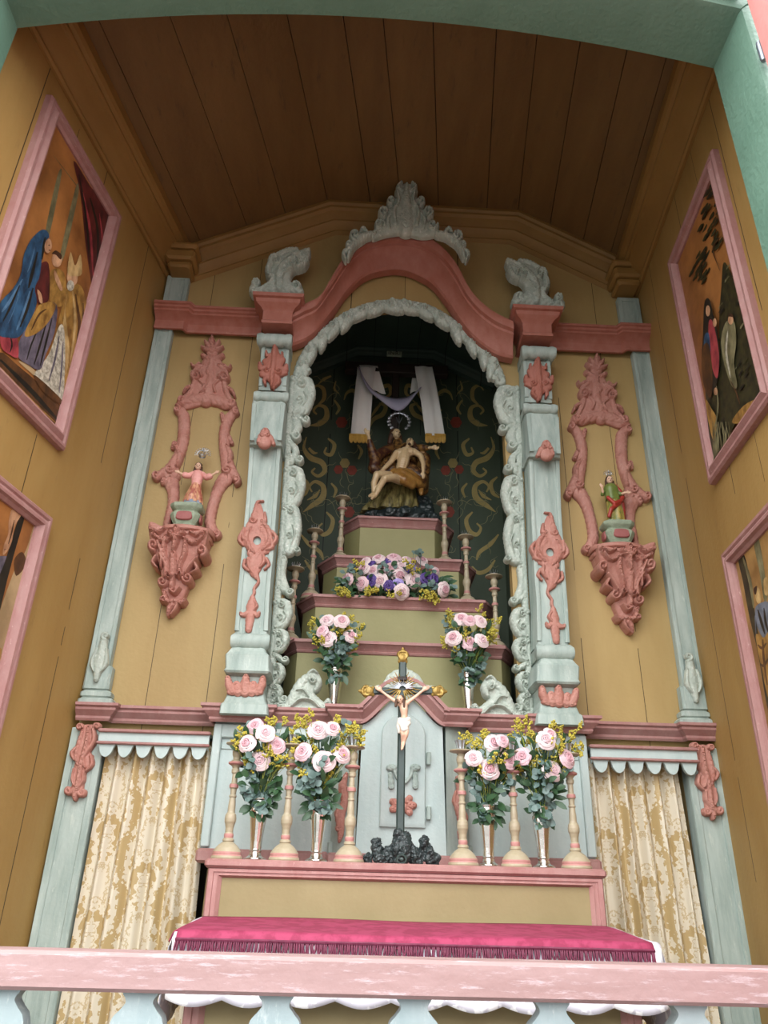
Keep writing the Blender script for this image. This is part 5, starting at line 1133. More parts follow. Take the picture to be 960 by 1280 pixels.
NLAB = [(425, 690, .40, 2.445, 'candlestick on the second tier of the throne, on the left of the mourning statue'), (556, 692, .40, 2.445, 'candlestick on the second tier of the throne, on the right of the mourning statue'),
        (388, 747, .28, 2.205, 'candlestick on the third tier of the throne, left of the long flower arrangement'), (584, 750, .28, 2.205, 'candlestick on the third tier of the throne, right of the long flower arrangement'),
        (362, 805, .165, 1.965, 'candlestick half hidden behind the carved left edge of the niche, on the bottom tier'), (621, 807, .165, 1.965, 'candlestick standing clear at the right end of the bottom tier of the throne')]
can2 = None
for px, py, y, z, lb in NLAB:
    x = at(px, py, y).x; x = max(-.452, min(.452, x))
    if can2 is None: can2 = candlestick((x, y, z), lb, 'spiked candlesticks on the throne tiers', True)
    else: copy_thing(can2, (x, y, z), lb)

# ================================================================== SILVER VASES
VH = .178
vprof = [(0, 0), (.172, 0), (.175, .012), (.165, .022), (.16, .034), (.125, .05), (.10, .07), (.088, .095), (.084, .12), (.092, .135), (.094, .15), (.084, .162), (.083, .18), (.09, .3), (.105, .48), (.122, .64), (.133, .76), (.136, .82), (.13, .855), (.124, .87), (.128, .885), (.124, .9), (.127, .96), (.134, .985), (.136, 1.0), (.126, .998), (.115, .93), (.08, .5), (0, .48)]
def vflute(z, a):
    z /= VH; return .05*abs(math.cos(4*a))-.03 if .2 < z < .78 else 0
def vase(loc, label):
    v = thing('silver_vase', label, 'vase', loc, 'tall silver vases of roses')
    mb = MB(); mb.lathe([(r*VH*1.14, z*VH) for r, z in vprof], loc, 48, flute=vflute); mb.build('body', M_silver, v, smooth=40)
    mb = MB()
    for i in range(12):
        a = 2*PI*i/12; c_ = Vector((loc[0], loc[1], loc[2])); d = Vector((math.cos(a), math.sin(a), 0)); t = Vector((-math.sin(a), math.cos(a), 0)); p = c_+d*.0270+Vector((0, 0, VH*.81))
        mb.tube([p-t*.005, p+Vector((0, 0, .005)), p+t*.005, p-Vector((0, 0, .005)), p-t*.005], .0012, 5); mb.ball(p, .0022, 6)
    mb.build('embossed_band', M_silver, v); return v
VS = [(318, 1076, YC, SHZ, 'leftmost of the four tall silver vases on the altar shelf'), (395, 1077, YC, SHZ, 'silver vase on the altar shelf, second from the left end'), (611, 1080, YC, SHZ, 'silver vase on the altar shelf, second from the right end'), (680, 1080, YC, SHZ, 'rightmost of the four tall silver vases on the altar shelf'),
      (417, 880, -.03, LZ+.056, 'silver vase on the pink ledge left of the crucifix top'), (586, 880, -.03, LZ+.056, 'silver vase on the pink ledge right of the crucifix top')]
VL = []; v0 = None
for px, py, y, z, lb in VS:
    loc = (at(px, py, y).x, y, z); VL.append(loc)
    if v0 is None: v0 = vase(loc, lb)
    else: copy_thing(v0, loc, lb)

# ================================================================== FLOWERS
def rose_mesh(name, r, mats, seed, layers=((3, .09, .70, .09, .03), (3, .23, .71, .11, .04), (4, .38, .67, .13, .06), (5, .54, .59, .16, .09), (5, .70, .48, .19, .13), (6, .80, .34, .23, .15))):
    rng = random.Random(seed); mb = MB()
    for li, (n, R, H, roll, drop) in enumerate(layers):          # cupped petals whose lips roll outwards
        off = rng.uniform(0, 6)
        for p in range(n):
            a0 = off+2*PI*p/n+rng.uniform(-.15, .15); sp = PI/n*1.5; rows = []; k = 6; kv = 7; wob = rng.uniform(-.07, .07); hh = rng.uniform(-.05, .04)
            for v in range(kv+1):
                t = v/kv; row = []; q = max(0, (t-.62)/.38)
                for i in range(k+1):
                    u = 2*i/k-1; w = sp*(.45+.55*math.sin(PI*min(1, .15+.62*t)))
                    a = a0+u*w; rr = r*(R*(.4+.6*math.sin(min(1, t/.66)*PI/2))*(1+.10*u+wob)+roll*q*(1-.25*u*u))
                    z = r*((H+hh)*math.sin(min(1, t/.72)*PI/2)*(1-.10*u*u*t)-drop*q**1.6)-r*.15
                    row.append((rr*math.cos(a), rr*math.sin(a), z))
                rows.append(row)
            mb.loft(rows, 1 if (li >= 3 and len(mats) > 1) else 0, cap=False, closed=False)
    mb.ball((0, 0, r*.46), r*.11, 8)
    for i in range(5):
        a = 2*PI*i/5; mb.add([(0, 0, -r*.3), (r*.3*math.cos(a-.4), r*.3*math.sin(a-.4), -r*.16), (r*.62*math.cos(a), r*.62*math.sin(a), -r*.1), (r*.3*math.cos(a+.4), r*.3*math.sin(a+.4), -r*.16)], [(0, 1, 2, 3)], len(mats))
    me_o = mb.build(name, list(mats)+[M_leaf], None, smooth=60); me = me_o.data; bpy.data.objects.remove(me_o); return me
RM = [rose_mesh('rose', 1, (M_petald, M_petal), 1), rose_mesh('rose', 1, (M_petal, M_petalw), 2), rose_mesh('rose', 1, (M_petald, M_petalw), 3)]
PM = rose_mesh('lisianthus', 1, (M_purple,), 5, ((3, .2, .5, .15, .03), (5, .45, .55, .22, .08), (6, .72, .42, .3, .16))); LM = rose_mesh('lisianthus', 1, (M_lav,), 6, ((3, .2, .5, .15, .03), (5, .45, .55, .22, .08), (6, .72, .42, .3, .16)))
frng = random.Random(11)
def bloom(name, me, px, py, y, rpx, root, label, cat, group, tilt=None):
    p = at(px, py, y); r = rpx*pxs(px, py, y)
    ax = (p-Vector(root)); ax = Vector((ax.x*1.0, -abs(ax.z)*.5-.075, ax.z*.35-.012)).normalized() if tilt is None else Vector(tilt).normalized()
    o = bpy.data.objects.new(name, me); C.objects.link(o); o.location = p
    q = ax.to_track_quat('Z', 'Y') @ Matrix.Rotation(frng.uniform(0, 6), 3, 'Z').to_quaternion(); o.rotation_mode = 'QUATERNION'; o.rotation_quaternion = q; o.scale = (r, r, r)
    tag(o, label, cat, group)
    e = p-ax*r*.25; m_ = (e+Vector(root))/2-ax*.02
    mb_ = MB(); Mi = (Matrix.Translation(p) @ q.to_matrix().to_4x4() @ Matrix.Scale(r, 4)).inverted()
    mb_.tube([Mi @ Vector(v) for v in (e, m_, Vector(root))], .0026/r, 6); s_ = mb_.build('stem', M_leaf, None); s_.parent = o
    return o
def leaf_shape(mb_, p, d, L, W, mi, nrm):
    d = Vector(d).normalized(); n_ = Vector(nrm); s_ = d.cross(n_); s_ = s_.normalized() if s_.length > 1e-5 else d.orthogonal(); n_ = s_.cross(d)
    p = Vector(p); V = [];
    for t, w_ in ((0, .12), (.22, .75), (.5, 1), (.78, .72), (1, .06)):
        c_ = p+d*L*t-n_*L*.18*t*t
        V += [c_-s_*W*w_+n_*W*.22*w_, c_, c_+s_*W*w_+n_*W*.22*w_]
    f = [];
    for i in range(4):
        for j in (0, 1): f.append((3*i+j, 3*i+j+1, 3*i+j+4, 3*i+j+3))
    mb_.add(V, f, mi)
def greenery(root, label, seed, up, lean, gold=34):
    rng = random.Random(seed); g = thing('greenery', label, 'foliage', root, 'greenery in the vases'); rt = Vector(root)
    e = MB(); l = MB(); y = MB(); H = up
    def spot(z0, z1, back=.0):
        t = rng.uniform(z0, z1); a = rng.uniform(0, 2*PI); q = (.026+.070*min(1, max(0, t+.15)**.7))*math.sqrt(rng.uniform(.12, 1))
        return rt+Vector((q*math.cos(a)*1.05+lean*max(0, t), q*math.sin(a)*.75-.012+back+(.012 if t > .35 else 0), H*t))
    def stalk(m, b, r_, mi=0): m.tube([rt+Vector((rng.uniform(-.012, .012), rng.uniform(-.012, .012), -.01)), rt.lerp(b, .55)+Vector((0, 0, .012)), b], r_, 5, mi)
    for i in range(17):                                         # eucalyptus sprigs, round blue-green leaves in pairs
        b = spot(-.22, .55, -.012) if i < 12 else spot(.5, 1.1, .03); stalk(e, b, .0012); d = (b-rt).normalized()
        for k in range(4):
            c_ = rt.lerp(b, .55+.45*k/3)+Vector((0, -.004, .004))
            for s_ in (-1, 1):
                q = Vector((rng.uniform(-1, 1), rng.uniform(-.7, .3), rng.uniform(-.7, .8))).normalized(); leaf_shape(e, c_, d*.3+q*s_, .024, .0115, 0, (rng.uniform(-.6, .6), -1, rng.uniform(0, .8)))
    for i in range(90):                                         # darker pointed leaves filling the bunch
        b = spot(-.18, .8, .006); stalk(l, b, .0009); leaf_shape(l, b, (b-rt)*6+Vector((rng.uniform(-.8, .8), -.3, rng.uniform(-.8, .4))), rng.uniform(.028, .048), rng.uniform(.007, .0125), 0, (rng.uniform(-.5, .5), -1, rng.uniform(0, .8)))
    for i in range(gold):                                       # goldenrod plumes
        b = spot(.5, 1.16, .014) if i > 9 else spot(.35, .95, -.022); b.x += (b.x-rt.x)*.35; stalk(y, b, .0009, 1); d = (b-rt).normalized()
        for b_ in range(8):
            c_ = b-d*.034*(b_/7); q = Vector((rng.uniform(-1, 1), rng.uniform(-.9, .4), rng.uniform(-.1, .9))).normalized(); q2 = c_+q*(.007+.017*b_/7); y.tube([c_, q2], .0007, 4, 1)
            for k in range(6): y.ball(c_.lerp(q2, .3+.7*k/5)+Vector((rng.uniform(-1, 1), rng.uniform(-1, 1), rng.uniform(-1, 1)))*.003, rng.uniform(.0022, .0038), 5, 0)
    e.build('eucalyptus', M_euc, g, smooth=60); l.build('dark_leaves', M_leaf, g, smooth=60); y.build('goldenrod', [M_gr, M_gr2], g, smooth=60)
    return g
VN = ['leftmost altar shelf vase', 'second altar shelf vase from the left', 'second altar shelf vase from the right', 'rightmost altar shelf vase', 'ledge vase left of the crucifix', 'ledge vase right of the crucifix']
ROSES = [
 [(319, 908, 10.5, 'uppermost rose'), (332, 917, 12, 'rose just under the top one'), (309, 930, 11.5, 'outer left rose'), (346, 932, 11, 'rose on the inner right'), (325, 951, 13, 'lowest, roundest rose')],
 [(398, 913, 13, 'uppermost rose'), (416, 911, 9.5, 'smaller rose behind the top one'), (379, 940, 11.5, 'rose on the left'), (405, 952, 14, 'lowest, widest pale rose'), (427, 943, 11.5, 'rose on the right, turned outward')],
 [(617, 930, 12, 'uppermost rose'), (628, 926, 8.5, 'smaller rose behind the top one'), (592, 948, 10.5, 'rose on the left'), (611, 962, 13, 'lowest pale rose'), (635, 951, 11, 'rose on the right')],
 [(653, 946, 11, 'rose on the left'), (682, 926, 12, 'upper centre rose'), (687, 918, 8.5, 'topmost small rose'), (708, 948, 12, 'rose on the right'), (690, 964, 13.5, 'lowest broad rose')],
 [(409, 776, 9, 'upper left rose'), (427, 777, 10, 'upper right rose'), (403, 789, 8, 'small rose at the left'), (410, 799, 11, 'lowest rose'), (438, 795, 9.5, 'lower right rose')],
 [(577, 774, 9.5, 'upper left rose'), (587, 776, 8, 'small rose at the middle'), (600, 777, 9, 'upper right rose'), (567, 798, 10.5, 'lower left rose'), (587, 804, 10.5, 'lowest middle rose'), (602, 801, 9.5, 'lower right rose')]]
for i, (loc, rs) in enumerate(zip(VL, ROSES)):
    root = (loc[0], loc[1], loc[2]+VH*.97)
    for j, (px, py, r, pos) in enumerate(rs):
        bloom('rose', RM[(i+j) % 3], px, py, loc[1]-.03-.012*((j*7) % 4), r, root, ('pale pink ' if (i+j) % 3 != 1 else 'blush pink ')+pos.replace(' rose', ' rose')+', '+VN[i], 'rose', 'pink roses in the vases')
    greenery(root, 'eucalyptus and yellow goldenrod in the '+VN[i], 20+i, max(at(px, py, loc[1]).z for px, py, r, pos in rs)-root[2]+.012, sum(at(px, py, loc[1]-.03).x for px, py, r, pos in rs)/len(rs)-root[0])
ARR = [(457, 702, 7, 0, 'at the back left corner'), (473, 699, 8.5, 0, 'at the back, second from the left'), (492, 698, 9, 0, 'at the back centre'), (455, 712, 8.5, 0, 'upper left, below the back corner'), (467, 714, 9, 0, 'left of centre, between two purple blooms'), (489, 711, 9.5, 0, 'upper centre'), (502, 708, 7.5, 0, 'small, right of the upper centre'), (508, 700, 6.5, 0, 'small, at the back right of centre'), (527, 701, 8.5, 0, 'at the back right corner'),
       (435, 724.5, 9, 0, 'at the far left end'), (453, 729.5, 9, 0, 'lower left'), (475.6, 726.5, 10, 0, 'lower centre left'), (500, 720.5, 10.5, 0, 'whitish, at the very centre'), (517, 725.5, 10.5, 0, 'right of centre'), (502, 740, 10, 0, 'lowest of all, in front'), (554, 737, 10, 0, 'at the far right end'), (545, 714, 5.5, 0, 'tiny, at the upper right edge'),
       (464, 706, 6.5, 1, 'deep purple, upper left'), (486, 702, 6.5, 1, 'deep purple, at the back centre'), (464, 725.5, 8, 1, 'deep purple, between the two lower left roses'), (515, 709, 6.5, 2, 'lavender, upper right'), (511, 717, 7, 1, 'deep purple, right of the centre rose'), (497, 731, 8, 2, 'lavender, above the lowest rose'), (486, 732, 7, 1, 'deep purple, low at the centre'), (532, 723.5, 8.5, 1, 'deep purple, large, at the right'), (543, 724, 7.5, 1, 'deep purple, outermost at the right')]
aroot = (at(497, 740, .27).x, .275, 2.215)
for px, py, r, kd, pos in ARR:
    y = .16+.10*(745-py)/50
    me = RM[int(px) % 3] if kd == 0 else (PM if kd == 1 else LM)
    d = Vector(((px-497)/70, -1, (722-py)/38))
    bloom('rose' if kd == 0 else 'lisianthus', me, px, py, y, r, (aroot[0]+(px-497)*.0028, .27, 2.215), ('pink rose ' if kd == 0 else 'frilled bloom, ')+pos+', in the long arrangement', 'rose' if kd == 0 else 'flower', 'flowers of the long arrangement', tilt=d)
ag = thing('greenery', 'dark fern, rounded leaves and goldenrod under the long flower arrangement', 'foliage', aroot); rng = random.Random(77)
e = MB(); l = MB(); y_ = MB()
for i in range(150):
    px = rng.uniform(425, 562); t = abs(px-495)/70; py = rng.uniform(700+26*t, 746); b = at(px, py, .21+rng.uniform(-.02, .05)); l.tube([Vector((b.x*.9, .28, 2.215)), b], .0012, 4)
    leaf_shape(l, b, (rng.uniform(-.7, .7)+(px-495)/60, -.5, rng.uniform(-.7, .4)), rng.uniform(.03, .055), rng.uniform(.006, .012), 0, (rng.uniform(-.4, .4), -1, rng.uniform(0, .8)))
for i in range(50):
    px, py = rng.choice([(438, 715), (455, 722), (490, 717), (522, 730), (536, 708), (523, 693), (545, 730), (432, 728), (560, 735), (478, 706)]); px += rng.uniform(-7, 7); py += rng.uniform(-6, 6); b = at(px, py, .17+rng.uniform(0, .05)); e.tube([Vector((b.x*.9, .28, 2.215)), b], .0012, 4)
    leaf_shape(e, b, (rng.uniform(-1, 1), -.4, rng.uniform(-.6, 1)), .026, .012, 0, (rng.uniform(-.5, .5), -1, .3))
for cx_, cy_, n in ((428, 740, 16), (465, 738, 16), (535, 742, 16), (446, 705, 8), (520, 712, 7), (508, 704, 7), (493, 742, 8), (540, 748, 10)):
    for k in range(n):
        b = at(cx_+rng.uniform(-9, 9), cy_+rng.uniform(-5, 6), .13+rng.uniform(0, .05)); y_.tube([b+Vector((0, .04, -.0)), b], .0009, 4, 1)
        for q in range(6): y_.ball(b+Vector((rng.uniform(-1, 1), rng.uniform(-1, 1), rng.uniform(-1, 1)))*.009, rng.uniform(.003, .005), 5, 0)
l.build('dark_leaves', M_leaf, ag, smooth=60); e.build('eucalyptus', M_euc, ag, smooth=60); y_.build('goldenrod', [M_gr, M_gr2], ag, smooth=60)

# ================================================================== CRUCIFIX
YX = -.37
cfx = thing('crucifix', 'black green standing crucifix with gilt finials and rays on a black rock base', 'crucifix', (at(502, 1075, YX).x, YX, SHZ))
def bar(p0, p1, hw, nm, m, dp=.009, par=cfx):
    p0, p1 = Vector(p0), Vector(p1); d = (p1-p0).normalized(); s_ = d.cross(Vector((0, 1, 0))).normalized(); mb_ = MB()
    c = hw*.35; prf = [(-hw, -dp+c), (-hw+c, -dp), (hw-c, -dp), (hw, -dp+c), (hw, dp-c), (hw-c, dp), (-hw+c, dp), (-hw, dp-c)]
    mb_.loft([[p+s_*a+Vector((0, b, 0)) for a, b in prf] for p in (p0, p1)]); return mb_.build(nm, m, par, smooth=30)
k = pxs(500, 950, YX)
bar(at(500, 1050, YX), at(503.5, 824, YX), 5*k, 'upright', M_blackw); bar(at(466, 864, YX), at(541, 864, YX), 4.4*k, 'crossbar', M_blackw, .0088)
mb = MB()
for x, y, rr in ((502, 1062, 17), (488, 1068, 10), (516, 1068, 10), (472, 1064, 9), (471, 1056, 7.5), (474, 1072, 9), (460, 1074, 6.5), (532, 1062, 9), (530, 1054, 7.5), (537, 1070, 9), (545, 1074, 6.5), (502, 1052, 11), (497, 1046, 8), (508, 1046, 7), (480, 1074, 8), (524, 1074, 8)):
    q = at(x, y, YX); mb.ball(q+Vector((0, random.uniform(-.008, .012), 0)), rr*k, 9, sc=(.85, .9, 1.15))
mb.v = [(a, b, max(c, SHZ)) for a, b, c in mb.v]
q = at(501, 1066, YX); o = remesh(mb, 'rock_base', M_rock, cfx, .003, 1); roughen(o, .009, 60)
mb = MB(); q = at(502, 1074, YX-.05); mb.tube([q+Vector((.014*math.cos(a), 0, .012*math.sin(a))) for a in [2*PI*i/16 for i in range(17)]], .003, 6); mb.ball(q, .007, 8, sc=(1, .6, .8)); mb.build('base_medallion', M_blackw, cfx)
def finial(px, py, ang):
    mb_ = MB(); c = at(px, py, YX-.004); R_ = Matrix.Rotation(ang, 3, 'Y')
    for x, z, r in ((0, 0, 6.5), (5, 5, 3.6), (5, -5, 3.6), (9, 0, 4.2), (13, 0, 2.2), (-4, 4, 3), (-4, -4, 3), (8, 4.5, 2.2), (8, -4.5, 2.2)): mb_.ball(c+R_ @ Vector((x*k, 0, z*k)), r*k, 8, sc=(1, .7, 1))
    for s_ in (-1, 1): mb_.tube([c+R_ @ Vector((a*k, -.006, s_*b*k)) for a, b in ((-3, 2), (2, 6), (8, 5), (9, 1))], 1.2*k, 6)
    return remesh(mb_, 'gilt_finial', M_gold, cfx, .0022, 1)
finial(503.5, 823, -PI/2); finial(462, 864, PI); finial(545, 864, 0)
mb = MB(); c = at(503, 858, YX-.012)
for i in range(28):
    a = 2*PI*i/28+.05
    if abs(math.sin(a)) < .16 or abs(math.cos(a)) < .2: continue
    L_ = (24 if math.sin(a) < 0 else 21)*k*(1 if i % 2 else .82); d = Vector((math.cos(a), 0, math.sin(a))); mb.tube([c+d*6*k, c+d*L_], [1.1*k, .35*k], 5, 0)
mb.build('gilt_rays', M_gold, cfx)
mb = MB()
for i in range(16):
    a = PI*i/15; d = Vector((math.cos(a), 0, math.sin(a)*.75)); mb.tube([c+Vector((0, -.006, -3*k))+d*4*k, c+Vector((0, -.006, -3*k))+d*(17 if i % 2 else 13)*k], [1.0*k, .4*k], 5)
mb.build('silver_rays', M_tin, cfx)
def Q(px, py, dy, r): return P4(px, py, YX-.022+dy, r)
mb = MB(); hc = Vector(Q(500, 874, -.012, 1)[:3]); hr = 4.6*k; face(mb, hc, hr, (-.35, -1, -.45), (-.2, 0, 1))
limb(mb, [Q(503, 880.5, -.002, 2), Q(501, 876, -.008, 1.8)]); limb(mb, [Q(498.5, 879.5, 0, 3.2), Q(509, 878.5, 0, 3.2)]); limb(mb, [Q(504, 881, 0, 5.4), Q(505, 887, -.002, 5.3), Q(505.5, 894, 0, 4.1), Q(505, 902, 0, 4.6)])
limb(mb, [Q(498, 879, 0, 2.7), Q(488, 872.5, .002, 2.1), Q(477.5, 864.5, .006, 1.5)]); hand(mb, Q(478, 865, .006, 1)[:3], (-.8, -.15, .5), .03, (.5, -.2, .8))
limb(mb, [Q(509.5, 878, 0, 2.7), Q(519, 871, .002, 2.1), Q(528, 863.5, .006, 1.5)]); hand(mb, Q(527.5, 864, .006, 1)[:3], (.8, -.15, .5), .03, (-.5, -.2, .8))
limb(mb, [Q(503, 903, 0, 3.8), Q(503, 916, -.014, 3.1), Q(503.5, 918, -.014, 2.9), Q(503, 928, .0, 1.9), Q(502.5, 934, -.012, 1.6), Q(502, 937, -.018, 1.2)])
limb(mb, [Q(507.5, 903, 0, 3.8), Q(508.5, 915, -.014, 3.1), Q(508, 918, -.014, 2.9), Q(505, 928, -.004, 1.9), Q(503.5, 933, -.016, 1.6), Q(503, 936, -.022, 1.2)])
remesh(mb, 'body', M_skin, cfx, .0018, 1); eyes(cfx, hc, hr, (-.35, -1, -.45), (-.2, 0, 1))
mb = MB(); mb.ball(hc+Vector((.004, .008, .003)), hr*1.1, 10); limb(mb, [(*(hc+Vector((.012, .004, -.004))), .007), (*(hc+Vector((.014, .0, -.026))), .005)]); limb(mb, [(*(hc+Vector((-.012, .004, -.004))), .006), (*(hc+Vector((-.014, -.002, -.024))), .005)]); mb.ball(hc+Vector((-.005, -.012, -.014)), hr*.36, 8); remesh(mb, 'hair', M_hair, cfx, .0025)
mb = MB()
for pts in ([(500, 900, -.006, 3.4), (505, 902, -.012, 3.6), (510.5, 899, -.006, 3)], [(500, 904, -.008, 3.4), (506, 908, -.016, 4), (511, 904, -.006, 3)], [(499.5, 900, -.004, 3), (498, 908, -.004, 3), (499, 915, -.004, 2)], [(502, 904, -.012, 3.2), (504, 912, -.018, 3.2), (508, 911, -.016, 3)]): limb(mb, [Q(*p) for p in pts])
remesh(mb, 'loincloth', M_loin, cfx, .002)
mb = MB(); q = at(503, 848, YX-.012); mb.box(q.x-.016, q.x+.016, q.y-.006, q.y+.004, q.z-.008, q.z+.006, b=.002); mb.build('title_plate', M_wood, cfx, smooth=30)

# ================================================================== ALTAR
alt = thing('altar', 'ochre panelled altar with pink frames and a raised shelf behind its table', 'altar', (XM, -.5, 0))
def framed(x0, x1, y, z0, z1, fw, nm):
    mb_ = MB(); mb_.box(x0+fw, x1-fw, y+.008, y+.05, z0+fw*.6, z1-fw*.6); mb_.build(nm+'_panel', M_ochre, alt, smooth=0)
    mb_ = MB(); o = [(x0, z0), (x1, z0), (x1, z1), (x0, z1)]
    def rg(d, yy): return [(x0+d, yy, z0+d*.6), (x1-d, yy, z0+d*.6), (x1-d, yy, z1-d*.6), (x0+d, yy, z1-d*.6)]
    mb_.loft([rg(0, y+.05), rg(0, y), rg(.004, y-.006), rg(fw*.4, y-.006), rg(fw*.45, y-.002), rg(fw*.62, y-.002), rg(fw*.75, y-.005), rg(fw, y+.006), rg(fw, y+.05)], cap=False); return mb_.build(nm+'_frame', M_pink, alt, smooth=30)
framed(-.588+XM, .588+XM, -.46, .90, 1.10, .042, 'shelf')
mb = MB(); mb.box(-.6+XM, .6+XM, -.472, -.09, 1.10, SHZ, b=.007); mb.build('shelf_top', M_pink, alt, smooth=30)
mb = MB(); mb.box(-.585+XM, .585+XM, -.41, -.13, .0, 1.10); mb.build('body', M_ochre, alt, smooth=0)
TYF = -.84; TZ = .972; TZF = at(500, 1171, TYF).z
mb = MB(); mb.loft([[(x, TYF+.02, TZF-.05), (x, TYF+.02, TZF-.002), (x, -.44, TZ-.006), (x, -.44, TZF-.05)] for x in (-.575+XM, .575+XM)]); mb.build('table_top', M_pink, alt, smooth=30)
framed(-.555+XM, .555+XM, TYF+.06, .0, TZF-.05, .05, 'table')
mb = MB(); mb.box(-.55+XM, .55+XM, TYF+.11, -.40, 0, TZF-.05); mb.build('table_body', M_ochre, alt, smooth=0)
# white lace cloth and magenta runner
def cover(nm, x0, x1, zt, drop_f, drop_s, m, label, cat, scal, seed, th, yb=-.475):
    rng = random.Random(seed); NX_, NY_ = 90, 12; yf = TYF-.004-th*1.5; r = .018
    sl = TZF-TZ; S_ = [(yb+(yf+r-yb)*i/NY_, sl*i/NY_) for i in range(NY_+1)]+[(yf+r-r*math.sin(a), sl-r+r*math.cos(a)) for a in (.4, .8, 1.2, PI/2)]
    rows = []
    for j in range(len(S_)+9):
        row = []
        for i in range(NX_+1):
            t = i/NX_; x = x0+(x1-x0)*t
            if j < len(S_): y, z = S_[j]
            else:
                d = (j-len(S_)+1)/9; D_ = drop_f*(1+scal*(abs(math.sin(PI*t*9))-.5)); y = yf+.005*d*math.sin(2*PI*8.5*t+seed)-.004*d; z = sl-r-(D_-r)*d
            xo = .0
            row.append((x, y, zt+z+.0015*math.sin(9*x+3*y*5+seed)))
        rows.append(row)
    n_ = len(rows[0]); v = [p for r_ in rows for p in r_]; f = [(a*n_+b, a*n_+b+1, (a+1)*n_+b+1, (a+1)*n_+b) for a in range(len(rows)-1) for b in range(n_-1)]
    for s_, ix in ((-1, 0), (1, NX_)):                          # side falls
        kk = len(v); R2 = []
        for j in range(len(S_)+9):
            b = rows[j][ix]
            for q in range(1, 7):
                d = q/6; D_ = drop_s*(1+scal*.6*(abs(math.sin(j*.6))-.5)); zz = min(b[2], zt-(.012 if d < .2 else D_*d)) if j < len(S_) else b[2]-D_*.35*d*0
                R2.append((b[0]+s_*(.010+.006*d+.006*math.sin(j*.7)*d), b[1]-(0 if j < len(S_) else 0), b[2]-D_*d if j <= NY_ else b[2]-.02*d))
        v += R2
        for j in range(len(S_)+8):
            ch = [j*n_+ix]+[kk+j*6+q for q in range(6)]; cn = [(j+1)*n_+ix]+[kk+(j+1)*6+q for q in range(6)]
            if j >= NY_: break
            for q in range(6): f.append((ch[q], ch[q+1], cn[q+1], cn[q]))
    mb_ = MB(); mb_.add(v, f); o = mb_.build(nm, m, None, smooth=180, loc=(XM, (yb+yf)/2, zt)); s_ = o.modifiers.new('thickness', 'SOLIDIFY'); s_.thickness = th; s_.offset = -1
    return tag(o, label, cat)
rz = at(480, 1252, TYF-.02).z
lc = cover('lace_cloth', -.59+XM, .60+XM, TZ, TZF-rz+.012, .2, M_lace, 'white lace altar cloth hanging with a scalloped edge under the magenta runner', 'tablecloth', .10, 3, .0015)
run = cover('table_runner', -.582+XM, .582+XM, TZ+.003, .026, .026, M_magenta, 'magenta damask runner with a maroon fringe lying on the white lace cloth', 'table runner', 0, 5, .0025)
mb = MB(); rng = random.Random(4)
for i in range(210):
    t = (i+.5)/210; x = -.582+XM+1.164*t; y = TYF-.012+.004*math.sin(2*PI*8.5*t+5); z = TZF-.016
    mb.tube([(x, y, z), (x+rng.uniform(-.002, .002), y-.003, z-.012), (x+rng.uniform(-.003, .003), y-.002, z-.024-rng.uniform(0, .004))], [.0024, .003, .0022], 5)
mb.tube([(-.582+XM+1.164*i/60, TYF-.013+.004*math.sin(2*PI*8.5*i/60+5), TZF-.016) for i in range(61)], .004, 6)
mb.build('fringe', M_maroon, run)

# ================================================================== PAINTINGS on the side walls
def painting(name, wl, y0, y1, z0, z1, label, bg, art):
    """framed canvas on a side wall: y0 towards the altar, y1 towards the door"""
    a, b = wl; s_ = 1 if a < 0 else -1
    def W(y, z, o): return (a+b*y+s_*o, y, z)
    t = thing(name, label, 'painting', W((y0+y1)/2, z0, 0))
    fw = .062
    mb_ = MB()
    def rg(d, o): return [W(y0-d, z0+d, o), W(y1+d, z0+d, o), W(y1+d, z1-d, o), W(y0-d, z1-d, o)]
    mb_.loft([rg(0, .0), rg(0, .022), rg(.008, .03), rg(.018, .03), rg(.024, .024), rg(.04, .036), rg(.048, .034), rg(.052, .022), rg(fw, .014), rg(fw, .0)], cap=False)
    mb_.build('frame', M_pink, t, smooth=30)
    mats = [bg]; mb_ = MB(); e = fw-.004
    mb_.add([W(y0-e, z0+e, .006), W(y1+e, z0+e, .006), W(y1+e, z1-e, .006), W(y0-e, z1-e, .006)], [(0, 1, 2, 3)], 0)
    def inside(p): return (min(max(p[0], y1+e), y0-e), min(max(p[1], z0+e), z1-e))
    for n_, (m, pts, *o) in enumerate(art):
        if m not in mats: mats.append(m)
        if o and o[0] == 'line':
            Qs = catmull(pts, 5); wd = o[1]; L = []; R = []
            for i in range(len(Qs)):
                tt = Qs[min(i+1, len(Qs)-1)]-Qs[max(i-1, 0)]; tt = tt/(np.hypot(*tt)+1e-9); q = np.array([-tt[1], tt[0]])*wd/2*math.sin(PI*(.12+.76*i/(len(Qs)-1)))
                L.append(Qs[i]+q); R.append(Qs[i]-q)
            P_ = L+R[::-1]
        else: P_ = catmull(pts, 4, True)
        G_ = []
        for p in P_:
            w_ = atw(p[0], p[1], wl, s_*.006); G_.append(inside((w_.y, w_.z)))
        off = .0064+.00012*n_
        tr = tessellate_polygon([[Vector((g[0], g[1], 0)) for g in G_]])
        mb_.add([W(g[0], g[1], off) for g in G_], [tuple(q) for q in tr], mats.index(m))
    mb_.build('canvas', mats, t, smooth=0)
    return t
def dk_(h, f): return '#'+''.join('%02x' % int(max(0, min(255, int(h[i:i+2], 16)*f))) for i in (1, 3, 5))
def pm(n_, a, b, sc_=(22, 22, 13)): return paint('canvas_'+n_, dk_(a, .72), dk_(b, .98), sc_, bump=.02, rough=.5, contrast=(.36, .66))
